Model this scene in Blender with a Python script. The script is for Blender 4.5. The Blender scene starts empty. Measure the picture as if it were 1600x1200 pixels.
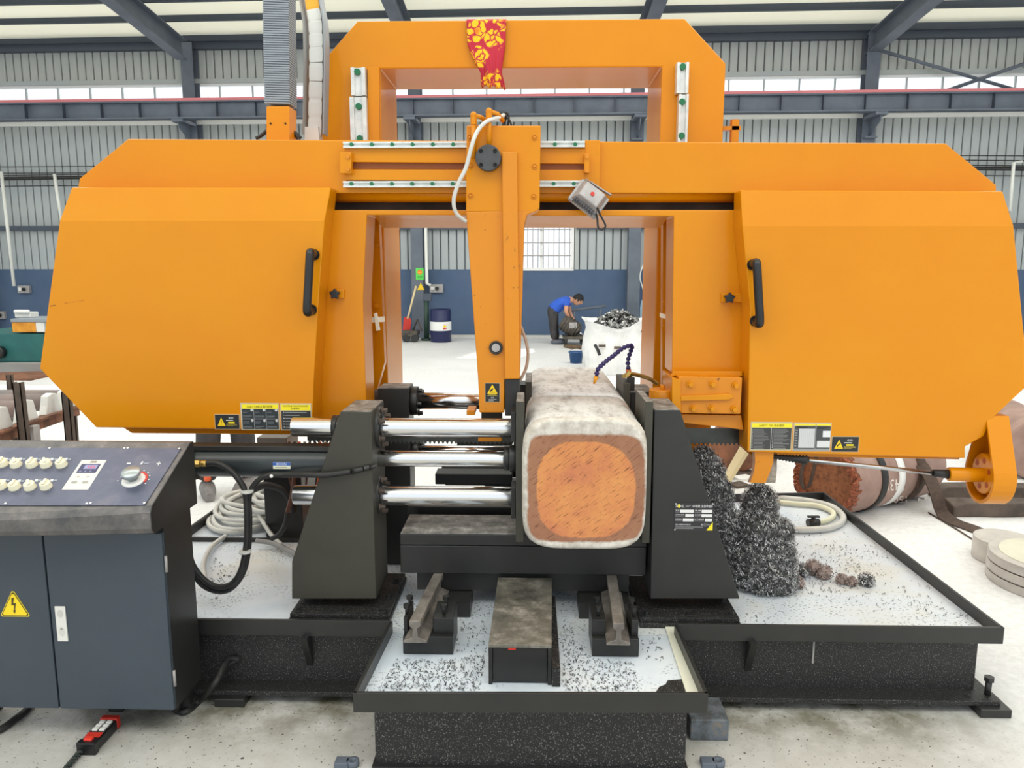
import bpy, bmesh, math, random
from mathutils import Vector, Matrix
random.seed(7)
SC = bpy.context.scene
COL = SC.collection
# ------------------------------------------------------------ camera
CAM_H = 1.6; F = 1200.0
PITCH = math.radians(8.9); YAW = math.radians(1.43)
cd = bpy.data.cameras.new('camera'); cam = bpy.data.objects.new('camera', cd); COL.objects.link(cam)
cam.location = (0, 0, CAM_H); cam.rotation_euler = (math.pi/2 - PITCH, 0, YAW)
cd.sensor_width = 36; cd.lens = F/1600*36; cd.clip_end = 200; cd.clip_start = .05
SC.camera = cam
# ------------------------------------------------------------ exposure, world, sun, added overhead fill
SC.view_settings.view_transform = 'Standard'; SC.view_settings.look = 'None'
SC.view_settings.gamma = 1; SC.view_settings.use_curve_mapping = False
SC.view_settings.exposure = -0.38
w = bpy.data.worlds.new('sky'); SC.world = w; w.use_nodes = True
wn = w.node_tree.nodes; bg = wn['Background']
bg.inputs[0].default_value = (.88, .95, 1, 1); bg.inputs[1].default_value = 1.7
sd = bpy.data.lights.new('sun', 'SUN'); sun = bpy.data.objects.new('sun', sd); COL.objects.link(sun)
sd.energy = 3.5; sd.angle = .01; sd.color = (1, .96, .9)
sun.rotation_euler = Vector((-.27, -1, -.66)).to_track_quat('-Z', 'Y').to_euler()
def area(name, loc, sx, sy, e, tgt=None, col=(1, 1, 1)):
    l = bpy.data.lights.new(name, 'AREA'); l.shape = 'RECTANGLE'; l.size = sx; l.size_y = sy; l.energy = e; l.color = col
    o = bpy.data.objects.new(name, l); COL.objects.link(o); o.location = loc
    d = Vector(tgt) - Vector(loc) if tgt else Vector((0, 0, -1))
    o.rotation_euler = d.to_track_quat('-Z', 'Y').to_euler(); return o
area('overhead_fill_rear', (0, 10.5, 6.3), 20, 3.0, 620)  # unseen area lamps added below the roof to brighten the hall
area('overhead_fill_middle', (0, 5.0, 6.8), 20, 2.4, 430)
area('overhead_fill_front', (0, -1.5, 7.2), 18, 3.0, 560, (0, 1.0, 0))

# ------------------------------------------------------------ pixel rays (photo frame 1600x1200) -> world points
RM = Matrix.Rotation(YAW, 3, 'Z') @ Matrix.Rotation(math.pi/2 - PITCH, 3, 'X')
def ray(px, py): return RM @ Vector(((px-800)/F, -(py-600)/F, -1))
def P(px, py, Y):
    d = ray(px, py); t = Y/d.y; return Vector((d.x*t, Y, CAM_H + d.z*t))
def PZ(px, py, z):
    d = ray(px, py); t = (z-CAM_H)/d.z; return Vector((d.x*t, d.y*t, z))
def PP(pts, Y): return [P(x, y, Y) for x, y in pts]
V = Vector

# ------------------------------------------------------------ materials
def lin(c):
    c = c/255.0; return c/12.92 if c <= .04045 else ((c+.055)/1.055)**2.4
def C(r, g, b): return (lin(r), lin(g), lin(b), 1)
MATS = {}
class NT:
    def __init__(s, name):
        s.m = bpy.data.materials.new(name); s.m.use_nodes = True; s.t = s.m.node_tree; s.n = s.t.nodes
        s.b = s.n['Principled BSDF']; s.tc = s.n.new('ShaderNodeTexCoord')
    def new(s, typ, **kw):
        nd = s.n.new(typ)
        for k, v in kw.items(): setattr(nd, k, v)
        return nd
    def link(s, a, b): s.t.links.new(a, b)
    def noise(s, scale, detail=4, rough=.6, vec=None, dist=0):
        nd = s.new('ShaderNodeTexNoise'); nd.inputs['Scale'].default_value = scale
        nd.inputs['Detail'].default_value = detail; nd.inputs['Roughness'].default_value = rough
        nd.inputs['Distortion'].default_value = dist
        s.link(vec if vec else s.tc.outputs['Object'], nd.inputs['Vector']); return nd.outputs['Fac']
    def ramp(s, fac, stops, const=False):
        r = s.new('ShaderNodeValToRGB'); e = r.color_ramp.elements
        if const: r.color_ramp.interpolation = 'CONSTANT'
        while len(e) < len(stops): e.new(.5)
        for i, (p, c) in enumerate(stops):
            e[i].position = p; e[i].color = c if isinstance(c, tuple) else (c, c, c, 1)
        s.link(fac, r.inputs[0]); return r.outputs[0]
    def mix(s, fac, a, b):
        m = s.new('ShaderNodeMix', data_type='RGBA')
        for i, x in ((0, fac), (6, a), (7, b)):
            if isinstance(x, (tuple, float, int)): m.inputs[i].default_value = x
            else: s.link(x, m.inputs[i])
        return m.outputs[2]
    def math(s, op, a, b=0.0, c=0.0, clamp=False):
        m = s.new('ShaderNodeMath', operation=op); m.use_clamp = clamp
        for i, x in enumerate((a, b, c)):
            if isinstance(x, (float, int)): m.inputs[i].default_value = x
            else: s.link(x, m.inputs[i])
        return m.outputs[0]
    def mapping(s, scale=(1, 1, 1), rot=(0, 0, 0), loc=(0, 0, 0)):
        m = s.new('ShaderNodeMapping'); m.inputs['Scale'].default_value = scale
        m.inputs['Rotation'].default_value = rot; m.inputs['Location'].default_value = loc
        s.link(s.tc.outputs['Object'], m.inputs[0]); return m.outputs[0]
    def xyz(s):
        x = s.new('ShaderNodeSeparateXYZ'); s.link(s.tc.outputs['Object'], x.inputs[0]); return x.outputs
    def bump(s, h, strength=.3, dist=.01):
        b = s.new('ShaderNodeBump'); b.inputs['Strength'].default_value = strength; b.inputs['Distance'].default_value = dist
        s.link(h, b.inputs['Height']); s.link(b.outputs[0], s.b.inputs['Normal'])
    def col(s, x):
        if isinstance(x, tuple): s.b.inputs['Base Color'].default_value = x
        else: s.link(x, s.b.inputs['Base Color'])
    def fin(s, rough=.5, metal=0.0):
        if isinstance(rough, float) or isinstance(rough, int): s.b.inputs['Roughness'].default_value = rough
        else: s.link(rough, s.b.inputs['Roughness'])
        s.b.inputs['Metallic'].default_value = metal
        MATS[s.m.name] = s.m; return s.m
def mat(name, c1, c2=None, rough=.5, metal=0.0, scale=6, lo=.35, hi=.7, bump=0, bscale=60, spec=None):
    if name in MATS: return MATS[name]
    t = NT(name)
    if c2: t.col(t.ramp(t.noise(scale), [(lo, c1), (hi, c2)]))
    else: t.col(c1)
    if bump: t.bump(t.noise(bscale, 3), bump, .004)
    if spec is not None: t.b.inputs['Specular IOR Level'].default_value = spec
    return t.fin(rough, metal)
def flat(r, g, b, rough=.5):
    n = 'print_%d_%d_%d' % (r, g, b)
    return MATS.get(n) or mat(n, C(r, g, b), rough=rough)

M = {}
M['orange'] = mat('orange_paint', C(214, 132, 2), C(218, 141, 3), rough=.36, scale=1.3, spec=.2); M['orange'].node_tree.nodes['Principled BSDF'].inputs['Coat Weight'].default_value = .25; M['orange'].node_tree.nodes['Principled BSDF'].inputs['Coat Roughness'].default_value = .12
M['orange_worn'] = (lambda t: (t.col(t.mix(t.ramp(t.noise(38, 5, .7), [(.645, 0.0), (.70, 1.0)]), C(214, 132, 2), C(120, 64, 26))), t.fin(.4))[1])(NT('worn_orange_paint'))
M['black'] = mat('black_paint', C(36, 36, 36), C(46, 46, 44), rough=.38, scale=3, bump=.06, bscale=120)
M['black_rough'] = (lambda t: (t.col(t.mix(t.ramp(t.noise(260, 2, .5), [(.6, 0.0), (.68, 1.0)]), C(30, 30, 30), C(128, 126, 123))), t.bump(t.noise(130, 2), .5, .004), t.fin(.5))[2])(NT('hammered_black_paint'))
M['olive'] = mat('olive_black_paint', C(52, 50, 42), C(66, 63, 53), rough=.5, scale=2.5, bump=.08, bscale=150)
M['steel'] = mat('bright_steel', C(205, 205, 205), C(170, 170, 172), rough=.25, metal=1.0, scale=9)
M['chrome'] = mat('chromed_steel', C(225, 225, 226), rough=.17, metal=1.0)
M['rail_steel'] = mat('ground_steel', C(226, 230, 228), C(200, 206, 204), rough=.4, metal=.25, scale=25)
M['green_cap'] = mat('green_plug', C(20, 110, 70), rough=.5)
M['dark_plastic'] = mat('black_plastic', C(28, 28, 30), rough=.3)
M['rubber'] = mat('black_rubber', C(30, 30, 30), C(44, 44, 44), rough=.55, scale=20)
M['grey_paint'] = mat('blue_grey_steel_paint', C(88, 96, 108), C(104, 112, 124), rough=.55, scale=2)
M['grey_dark'] = mat('dark_grey_steel_paint', C(70, 78, 90), rough=.55)
M['blue_wall'] = mat('blue_grey_wall_paint', C(70, 92, 122), C(82, 100, 128), rough=.7, scale=1.2)
M['panel'] = mat('pale_grey_sheet', C(168, 175, 178), C(182, 184, 178), rough=.55, scale=.5)
M['cream'] = mat('cream_sheet', C(238, 234, 216), C(244, 240, 226), rough=.7, scale=.4)
M['red_rail'] = mat('red_primer', C(205, 120, 125), rough=.6)
M['white_pipe'] = mat('white_plastic_pipe', C(232, 232, 226), rough=.4)
M['rust'] = mat('rusty_steel', C(96, 66, 50), C(150, 100, 74), rough=.8, scale=7, bump=.3, bscale=50)
M['dark_rust'] = mat('scaled_dark_steel', C(66, 58, 52), C(104, 88, 78), rough=.75, scale=6, bump=.3, bscale=40)
M['brown_steel'] = mat('brown_forged_steel', C(140, 112, 102), C(170, 140, 128), rough=.6, scale=5, bump=.2, bscale=30)
M['brass'] = mat('brass', C(190, 160, 90), rough=.35, metal=.9)
M['white'] = mat('white_paint', C(235, 235, 232), rough=.5)
M['bag'] = mat('white_woven_plastic', C(236, 236, 234), C(214, 214, 212), rough=.7, scale=6, bump=.2, bscale=25)
M['blue_plastic'] = mat('blue_plastic', C(38, 78, 128), rough=.4)
M['navy'] = mat('navy_drum_paint', C(30, 36, 78), rough=.35)
M['red'] = mat('red_paint', C(200, 50, 36), rough=.5)
M['yellow'] = mat('yellow_print', C(246, 214, 20), rough=.5)
M['skin'] = mat('skin', C(206, 150, 120), rough=.6)
M['hair'] = mat('black_hair', C(24, 22, 22), rough=.7)
M['blue_shirt'] = mat('blue_cotton', C(44, 90, 196), C(58, 104, 210), rough=.8, scale=8)
M['trousers'] = mat('dark_cotton', C(56, 54, 56), C(70, 68, 70), rough=.85, scale=8)
M['camo'] = mat('grey_knit', C(120, 118, 118), C(150, 146, 144), rough=.85, scale=20)
M['shoe'] = mat('grey_shoe', C(96, 100, 112), rough=.7)
M['beige'] = mat('beige_plastic', C(232, 226, 200), rough=.4)
M['hose_white'] = mat('white_hose', C(214, 214, 208), C(196, 196, 192), rough=.45, scale=10)
M['hose_grey'] = mat('grey_hose', C(150, 148, 146), rough=.5)
M['hose_tan'] = mat('tan_hose', C(176, 150, 130), rough=.4)
M['cable_brown'] = mat('brown_cable', C(96, 56, 40), rough=.5)
M['purple'] = mat('violet_blue_plastic', C(44, 36, 96), rough=.4)
M['chain_grey'] = mat('grey_chain_plastic', C(140, 148, 156), rough=.5)
M['chain_white'] = mat('white_chain_plastic', C(222, 222, 218), rough=.5)
M['green_machine'] = mat('green_machine_paint', C(30, 92, 92), C(36, 104, 100), rough=.5, scale=4)
M['wood'] = mat('pale_wood', C(226, 206, 160), rough=.7)
M['dark_slot'] = mat('dark_slot', C(18, 18, 18), rough=.7)
M['cast_grey'] = mat('grey_aluminium', C(178, 174, 172), C(150, 146, 146), rough=.5, metal=.3, scale=20)
M['motor'] = mat('oily_cast_iron', C(96, 88, 78), C(60, 56, 52), rough=.6, scale=8)
M['gas_blue'] = mat('pale_blue_cylinder_paint', C(150, 180, 196), rough=.5)

# console blue-grey metal with smudges
t = NT('brushed_blue_grey_panel'); t.col(t.ramp(t.noise(7, 5, .65), [(.3, C(78, 84, 104)), (.55, C(94, 98, 118)), (.75, C(122, 120, 128))])); M['console'] = t.fin(.42, .3)
t = NT('worn_console_steel'); t.col(t.ramp(t.noise(14, 6, .7), [(.35, C(80, 80, 82)), (.6, C(112, 108, 106)), (.75, C(150, 140, 142))])); M['console_rim'] = t.fin(.4, .3)
t = NT('dark_slate_powder_coat'); t.col(t.ramp(t.noise(1.6, 3), [(.35, C(56, 66, 76)), (.7, C(64, 74, 84))])); t.bump(t.noise(260, 2), .25, .002); M['cabinet'] = t.fin(.45)
# concrete floor with foreground shade and dirt painted in round the machine
t = NT('concrete_floor'); x = t.xyz()
base = t.ramp(t.noise(.55, 6, .6), [(.3, C(222, 222, 222)), (.7, C(240, 240, 240))])
fine = t.ramp(t.noise(26, 5, .7), [(.35, C(186, 182, 176)), (.62, C(255, 255, 255))])
mx = t.new('ShaderNodeMix', data_type='RGBA', blend_type='MULTIPLY'); mx.inputs[0].default_value = .3; t.link(base, mx.inputs[6]); t.link(fine, mx.inputs[7])
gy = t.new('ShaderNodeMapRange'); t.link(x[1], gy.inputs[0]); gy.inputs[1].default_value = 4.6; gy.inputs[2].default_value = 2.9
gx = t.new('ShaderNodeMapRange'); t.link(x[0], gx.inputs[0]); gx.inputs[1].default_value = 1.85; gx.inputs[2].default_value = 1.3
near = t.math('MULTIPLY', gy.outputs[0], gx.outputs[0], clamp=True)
shade_dirt = t.math('MULTIPLY', near, t.ramp(t.noise(2.2, 6, .65, dist=.5), [(.28, .45), (.72, 1.0)]), clamp=True)
c1 = t.mix(shade_dirt, mx.outputs[2], C(178, 175, 168))
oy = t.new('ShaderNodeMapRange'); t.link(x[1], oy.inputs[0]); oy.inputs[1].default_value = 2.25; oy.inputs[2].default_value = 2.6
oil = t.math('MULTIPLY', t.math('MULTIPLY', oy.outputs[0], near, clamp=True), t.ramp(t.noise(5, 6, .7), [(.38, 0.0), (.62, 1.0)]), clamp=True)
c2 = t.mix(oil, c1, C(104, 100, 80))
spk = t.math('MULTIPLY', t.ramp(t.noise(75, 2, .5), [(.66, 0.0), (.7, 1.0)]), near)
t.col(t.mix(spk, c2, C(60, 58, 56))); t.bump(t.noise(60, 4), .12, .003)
M['floor'] = t.fin(.55)
# coolant-covered deck with chips
t = NT('milky_coolant_deck'); x = t.xyz()
b0 = t.ramp(t.noise(2.2, 5, .6, dist=.4), [(.3, C(200, 212, 226)), (.55, C(226, 233, 240)), (.75, C(222, 220, 208))])
s1 = t.ramp(t.noise(95, 2, .5), [(.60, 0.0), (.66, 1.0)]); s2 = t.ramp(t.noise(3.2, 4, .6), [(.42, 0.0), (.62, 1.0)])
t.col(t.mix(t.math('MULTIPLY', s1, s2), b0, C(34, 34, 36))); t.bump(t.noise(50, 4), .1, .002); M['deck'] = t.fin(.28)
t = NT('dirty_channel_steel'); t.col(t.ramp(t.noise(9, 6, .7), [(.35, C(70, 68, 62)), (.52, C(110, 106, 96)), (.72, C(170, 164, 156))])); M['dirty'] = t.fin(.45, .2)
t = NT('dusty_lit_top'); t.col(t.ramp(t.noise(20, 5, .7), [(.35, C(84, 82, 78)), (.55, C(140, 136, 130)), (.75, C(206, 202, 198))])); M['dusty_lit'] = t.fin(.5)  # pale dust, plus light reflected off wet tops put into the colour
# ingot end face: square brown rim, cream edge, orange centre with diagonal tear marks (local x,z)
t = NT('sawn_copper_brown_face'); x = t.xyz()
wob = t.math('MULTIPLY', t.math('SUBTRACT', t.noise(7, 6, .65), .5), .2)
def sup(cx, cz, a, b, p):
    u = t.math('POWER', t.math('ABSOLUTE', t.math('DIVIDE', t.math('SUBTRACT', x[0], cx), a)), p)
    v = t.math('POWER', t.math('ABSOLUTE', t.math('DIVIDE', t.math('SUBTRACT', x[2], cz), b)), p)
    return t.math('ADD', t.math('POWER', t.math('ADD', u, v), 1/p), wob)
inner = t.ramp(sup(0.004, .226, .178, .18, 2.7), [(.97, 1.0), (1.0, 0.0)])
rim = t.ramp(sup(.004, .232, .212, .202, 7.0), [(.96, 0.0), (1.0, 1.0)])
mp = t.mapping(scale=(1, 1, 1), rot=(0, math.radians(38), 0))
sp = t.new('ShaderNodeMapping'); sp.inputs['Scale'].default_value = (13, 13, 150); t.link(mp, sp.inputs[0])
crk = t.ramp(t.noise(1.6, 4, .6, vec=sp.outputs[0]), [(.37, 1.0), (.42, 0.0)])
cen = t.ramp(t.noise(5, 6, .7), [(.35, C(194, 116, 82)), (.5, C(210, 136, 80)), (.7, C(222, 156, 90))])
brn = t.ramp(t.noise(9, 5, .6), [(.3, C(146, 98, 72)), (.7, C(166, 118, 88))])
crm = t.ramp(t.noise(22, 5, .7), [(.3, C(170, 160, 146)), (.6, C(220, 214, 204))])
cc = t.mix(rim, t.mix(inner, brn, cen), crm)
cm = t.math('MULTIPLY', crk, t.math('SUBTRACT', 1.0, rim))
t.col(t.mix(t.math('MULTIPLY', cm, .75), cc, C(96, 50, 30))); t.bump(t.math('SUBTRACT', t.noise(60, 3), t.math('MULTIPLY', cm, 1.0)), .35, .004)
M['ingot_face'] = t.fin(.62)
t = NT('ingot_scale_skin'); x = t.xyz()
vx = t.mapping(scale=(14, 4.5, 14))
t.col(t.ramp(t.noise(1.4, 7, .7, vec=vx), [(.3, C(150, 144, 138)), (.43, C(206, 204, 200)), (.58, C(232, 232, 230)), (.74, C(168, 164, 160))])); t.bump(t.noise(30, 5), .25, .006); M['ingot_skin'] = t.fin(.55)
# floral cloth
t = NT('red_cloth_with_yellow_flowers')
vo = t.new('ShaderNodeTexVoronoi'); vo.inputs['Scale'].default_value = 11; 
nz = t.new('ShaderNodeTexNoise'); nz.inputs['Scale'].default_value = 18; t.link(t.tc.outputs['Object'], nz.inputs[0])
ad = t.new('ShaderNodeMix', data_type='RGBA', blend_type='LINEAR_LIGHT'); ad.inputs[0].default_value = .03; t.link(t.tc.outputs['Object'], ad.inputs[6]); t.link(nz.outputs['Color'], ad.inputs[7]); t.link(ad.outputs[2], vo.inputs['Vector'])
vein = t.new('ShaderNodeTexVoronoi', feature='DISTANCE_TO_EDGE'); vein.inputs['Scale'].default_value = 30; t.link(ad.outputs[2], vein.inputs['Vector'])
fl = t.math('MULTIPLY', t.ramp(vo.outputs['Distance'], [(.49, 1.0), (.54, 0.0)]), t.ramp(vein.outputs['Distance'], [(.05, 0.0), (.12, 1.0)]))
t.col(t.mix(fl, C(186, 34, 58), t.ramp(vo.outputs['Distance'], [(.1, C(240, 110, 30)), (.3, C(250, 196, 24))]))); M['cloth'] = t.fin(.75)
# thin window glass
def glass(name):
    t = NT(name); tr = t.new('ShaderNodeBsdfTransparent'); gl = t.new('ShaderNodeBsdfGlossy'); gl.inputs['Roughness'].default_value = .05
    m = t.new('ShaderNodeMixShader'); m.inputs[0].default_value = .06; t.link(tr.outputs[0], m.inputs[1]); t.link(gl.outputs[0], m.inputs[2])
    t.link(m.outputs[0], t.n['Material Output'].inputs[0]); MATS[name] = t.m; return t.m
M['glass'] = glass('window_glass')
# torch-cut rough rust
t = NT('torch_cut_rust'); t.col(t.ramp(t.noise(60, 5, .7), [(.35, C(70, 40, 26)), (.55, C(150, 80, 50)), (.75, C(206, 140, 106))])); t.bump(t.noise(45, 4), .8, .02); M['torch'] = t.fin(.8)
t = NT('rust_face'); t.col(t.ramp(t.noise(30, 5, .7), [(.3, C(84, 48, 30)), (.5, C(142, 88, 54)), (.75, C(160, 104, 66))])); M['rust_face'] = t.fin(.75)
t = NT('swarf_steel'); t.col(t.ramp(t.noise(40, 2), [(.4, C(112, 112, 112)), (.6, C(222, 222, 222))])); M['swarf'] = t.fin(.35, .5)
t = NT('swarf_core'); t.col(t.ramp(t.noise(120, 2), [(.4, C(54, 54, 54)), (.7, C(112, 112, 110))])); t.bump(t.noise(120, 3), 1, .02); M['swarf_core'] = t.fin(.6)
M['swarf_tan'] = mat('tan_swarf', C(196, 176, 168), C(120, 104, 96), rough=.5, scale=60)
M['chip_light'] = mat('bright_chip_steel', C(210, 210, 208), C(60, 60, 60), rough=.4, metal=.3, scale=14, lo=.45, hi=.55)

# ------------------------------------------------------------ mesh builder
class MB:
    def __init__(s): s.v = []; s.f = []; s.mi = []; s.sm = []; s.m = 0
    def add(s, vs, fs, smooth=False):
        o = len(s.v); s.v += [Vector(q) for q in vs]
        for f in fs: s.f.append([i+o for i in f]); s.mi.append(s.m); s.sm.append(smooth)
        return s
    def box(s, x0, x1, y0, y1, z0, z1):
        return s.hexa([(x0, y0, z0), (x1, y0, z0), (x1, y0, z1), (x0, y0, z1)], [(x0, y1, z0), (x1, y1, z0), (x1, y1, z1), (x0, y1, z1)])
    def hexa(s, a, b): return s.loft(a, b)
    def loft(s, a, b, ca=True, cb=True, smooth=False):
        n = len(a); vs = list(a)+list(b)
        fs = [[i, i+n, (i+1) % n+n, (i+1) % n] for i in range(n)]
        s.add(vs, fs, smooth)
        o = len(s.v)-2*n
        if ca: s.f.append([o+i for i in range(n)]); s.mi.append(s.m); s.sm.append(False)
        if cb: s.f.append([o+n+i for i in reversed(range(n))]); s.mi.append(s.m); s.sm.append(False)
        return s
    def prism(s, pix, Y0, Y1):
        a = PP(pix, Y0); return s.loft(a, [q+V((0, Y1-Y0, 0)) for q in a])
    def ext(s, pts, d):
        a = [V(q) for q in pts]; d = V(d); return s.loft(a, [q+d for q in a])
    def cyl(s, p0, p1, r0, r1=None, n=16, smooth=True, caps=True):
        p0 = V(p0); p1 = V(p1); r1 = r0 if r1 is None else r1
        d = (p1-p0).normalized(); q = d.to_track_quat('Z', 'Y')
        a = [p0+q @ V((math.cos(2*math.pi*i/n)*r0, math.sin(2*math.pi*i/n)*r0, 0)) for i in range(n)]
        b = [p1+q @ V((math.cos(2*math.pi*i/n)*r1, math.sin(2*math.pi*i/n)*r1, 0)) for i in range(n)]
        return s.loft(a, b, caps, caps, smooth)
    def tube(s, pts, r, n=8, smooth=True, flatten=None):
        pts = [V(p) for p in pts]; k = len(pts); rs = r if isinstance(r, list) else [r]*k
        up = None; rings = []
        for i, p in enumerate(pts):
            d = (pts[min(i+1, k-1)]-pts[max(i-1, 0)]).normalized()
            if up is None:
                up = V((0, 0, 1)) if abs(d.z) < .9 else V((1, 0, 0))
            e1 = d.cross(up).normalized(); e2 = e1.cross(d).normalized(); up = e2
            rings.append([p+e1*math.cos(2*math.pi*j/n)*rs[i]+e2*math.sin(2*math.pi*j/n)*rs[i] for j in range(n)])
        vs = [q for rg in rings for q in rg]; fs = []
        for i in range(k-1):
            for j in range(n): fs.append([i*n+j, i*n+(j+1) % n, (i+1)*n+(j+1) % n, (i+1)*n+j])
        s.add(vs, fs, smooth); o = len(s.v)-k*n
        s.f.append([o+j for j in reversed(range(n))]); s.mi.append(s.m); s.sm.append(False)
        s.f.append([o+(k-1)*n+j for j in range(n)]); s.mi.append(s.m); s.sm.append(False)
        return s
    def ribbon(s, pts, wdir, w, th):
        pts = [V(p) for p in pts]; k = len(pts); vs = []; fs = []
        for i, p in enumerate(pts):
            d = (pts[min(i+1, k-1)]-pts[max(i-1, 0)]).normalized(); e = V(wdir[i] if isinstance(wdir, list) else wdir); e = (e-d*e.dot(d)).normalized(); nn = d.cross(e)
            vs += [p-e*w/2-nn*th/2, p+e*w/2-nn*th/2, p+e*w/2+nn*th/2, p-e*w/2+nn*th/2]
        for i in range(k-1):
            for j in range(4): fs.append([i*4+j, i*4+(j+1) % 4, (i+1)*4+(j+1) % 4, (i+1)*4+j])
        fs += [[3, 2, 1, 0], [(k-1)*4+j for j in range(4)]]
        return s.add(vs, fs)
    def sph(s, c, r, sc=(1, 1, 1), n=12, m=8):
        c = V(c); vs = [c+V((0, 0, r*sc[2]))]; fs = []
        for i in range(1, m):
            t_ = math.pi*i/m
            for j in range(n):
                u = 2*math.pi*j/n; vs.append(c+V((math.sin(t_)*math.cos(u)*r*sc[0], math.sin(t_)*math.sin(u)*r*sc[1], math.cos(t_)*r*sc[2])))
        vs.append(c+V((0, 0, -r*sc[2])))
        for j in range(n): fs.append([0, 1+j, 1+(j+1) % n])
        for i in range(m-2):
            for j in range(n): a = 1+i*n; fs.append([a+j, a+n+j, a+n+(j+1) % n, a+(j+1) % n])
        a = 1+(m-2)*n
        for j in range(n): fs.append([a+j, len(vs)-1, a+(j+1) % n])
        return s.add(vs, fs, True)
    def lathe(s, c, prof, n=20, axis=(0, 0, 1)):
        c = V(c); q = V(axis).to_track_quat('Z', 'Y'); vs = []; fs = []; k = len(prof)
        for r, h in prof:
            for j in range(n): u = 2*math.pi*j/n; vs.append(c+q @ V((r*math.cos(u), r*math.sin(u), h)))
        for i in range(k-1):
            for j in range(n): fs.append([i*n+j, i*n+(j+1) % n, (i+1)*n+(j+1) % n, (i+1)*n+j])
        s.add(vs, fs, True); o = len(s.v)-k*n
        if prof[0][0] > 1e-4: s.f.append([o+j for j in reversed(range(n))]); s.mi.append(s.m); s.sm.append(False)
        if prof[-1][0] > 1e-4: s.f.append([o+(k-1)*n+j for j in range(n)]); s.mi.append(s.m); s.sm.append(False)
        return s
    def hexbolt(s, c, r, h, axis=(0, -1, 0), washer=True):
        c = V(c); ax = V(axis).normalized()
        if washer: s.cyl(c, c+ax*h*.25, r*1.45, n=16)
        s.cyl(c+ax*h*.2, c+ax*h, r, n=6, smooth=False); return s
    def build(s, name, mats, parent=None, bevel=0, seg=2, origin=None, angle=None):
        me = bpy.data.meshes.new(name); W = origin
        if parent is not None: W = wpos(parent) if origin is None else origin
        if W is None:
            xs = [q.x for q in s.v]; ys = [q.y for q in s.v]; zs = [q.z for q in s.v]
            W = V(((min(xs)+max(xs))/2, (min(ys)+max(ys))/2, min(zs)))
        W = V(W)
        me.from_pydata([tuple(q-W) for q in s.v], [], s.f)
        for p_, i, sm in zip(me.polygons, s.mi, s.sm): p_.material_index = i; p_.use_smooth = sm
        if not isinstance(mats, (list, tuple)): mats = [mats]
        for m_ in mats: me.materials.append(m_)
        bm = bmesh.new(); bm.from_mesh(me); bmesh.ops.recalc_face_normals(bm, faces=bm.faces); bm.to_mesh(me); bm.free()
        o = bpy.data.objects.new(name, me); COL.objects.link(o)
        if parent is not None:
            o.parent = parent; o.location = W-wpos(parent)
        else: o.location = W
        if bevel:
            b = o.modifiers.new('bevel', 'BEVEL'); b.width = bevel; b.segments = seg; b.limit_method = 'ANGLE'; b.angle_limit = math.radians(40)
        return o
def wpos(o):
    p = V(o.location)
    while o.parent is not None: o = o.parent; p += V(o.location)
    return p
def tag(o, label=None, cat=None, group=None, kind=None):
    if label: o['label'] = label
    if cat: o['category'] = cat
    if group: o['group'] = group
    if kind: o['kind'] = kind
    return o
def thing(name, loc, label, cat, group=None):
    e = bpy.data.objects.new(name, None); COL.objects.link(e); e.location = loc; e.empty_display_size = .1
    return tag(e, label, cat, group)
def struct(o): o['kind'] = 'structure'; return o
def dup(src, loc_delta, parent=None):
    c = src.copy(); COL.objects.link(c); c.parent = parent if parent is not None else src.parent
    c.location = V(src.location)+V(loc_delta)
    return c
def dup_tree(root, delta):
    c = root.copy(); COL.objects.link(c); c.location = V(root.location)+V(delta)
    for ch in list(root.children):
        d = ch.copy(); COL.objects.link(d); d.parent = c
        for g in list(ch.children):
            e = g.copy(); COL.objects.link(e); e.parent = d
    return c
def catmull(pts, n=8):
    pts = [V(p) for p in pts]; out = []
    for i in range(len(pts)-1):
        p0 = pts[max(i-1, 0)]; p1 = pts[i]; p2 = pts[i+1]; p3 = pts[min(i+2, len(pts)-1)]
        for k in range(n):
            t_ = k/n
            out.append(.5*((2*p1)+(p2-p0)*t_+(2*p0-5*p1+4*p2-p3)*t_*t_+(3*p1-p0-3*p2+p3)*t_**3))
    out.append(pts[-1]); return out

# ------------------------------------------------------------ printed signs (flat lettering on a thin plate)
TCACHE = {}
def text_geo(s):
    if s in TCACHE: return TCACHE[s]
    cu = bpy.data.curves.new('lettering', 'FONT'); cu.body = s; cu.size = 1; cu.resolution_u = 2
    ob = bpy.data.objects.new('lettering', cu); COL.objects.link(ob)
    dg = bpy.context.evaluated_depsgraph_get(); dg.update()
    me = bpy.data.meshes.new_from_object(ob.evaluated_get(dg))
    vs = [V((q.co.x, q.co.y, 0)) for q in me.vertices]; fs = [list(p.vertices) for p in me.polygons]
    bpy.data.objects.remove(ob); bpy.data.curves.remove(cu); bpy.data.meshes.remove(me)
    if vs:
        x0 = min(q.x for q in vs); x1 = max(q.x for q in vs); y0 = min(q.y for q in vs); y1 = max(q.y for q in vs)
        vs = [V(((q.x-x0)/(x1-x0), (q.y-y0)/(y1-y0), 0)) for q in vs]
    TCACHE[s] = (vs, fs); return TCACHE[s]
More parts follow.
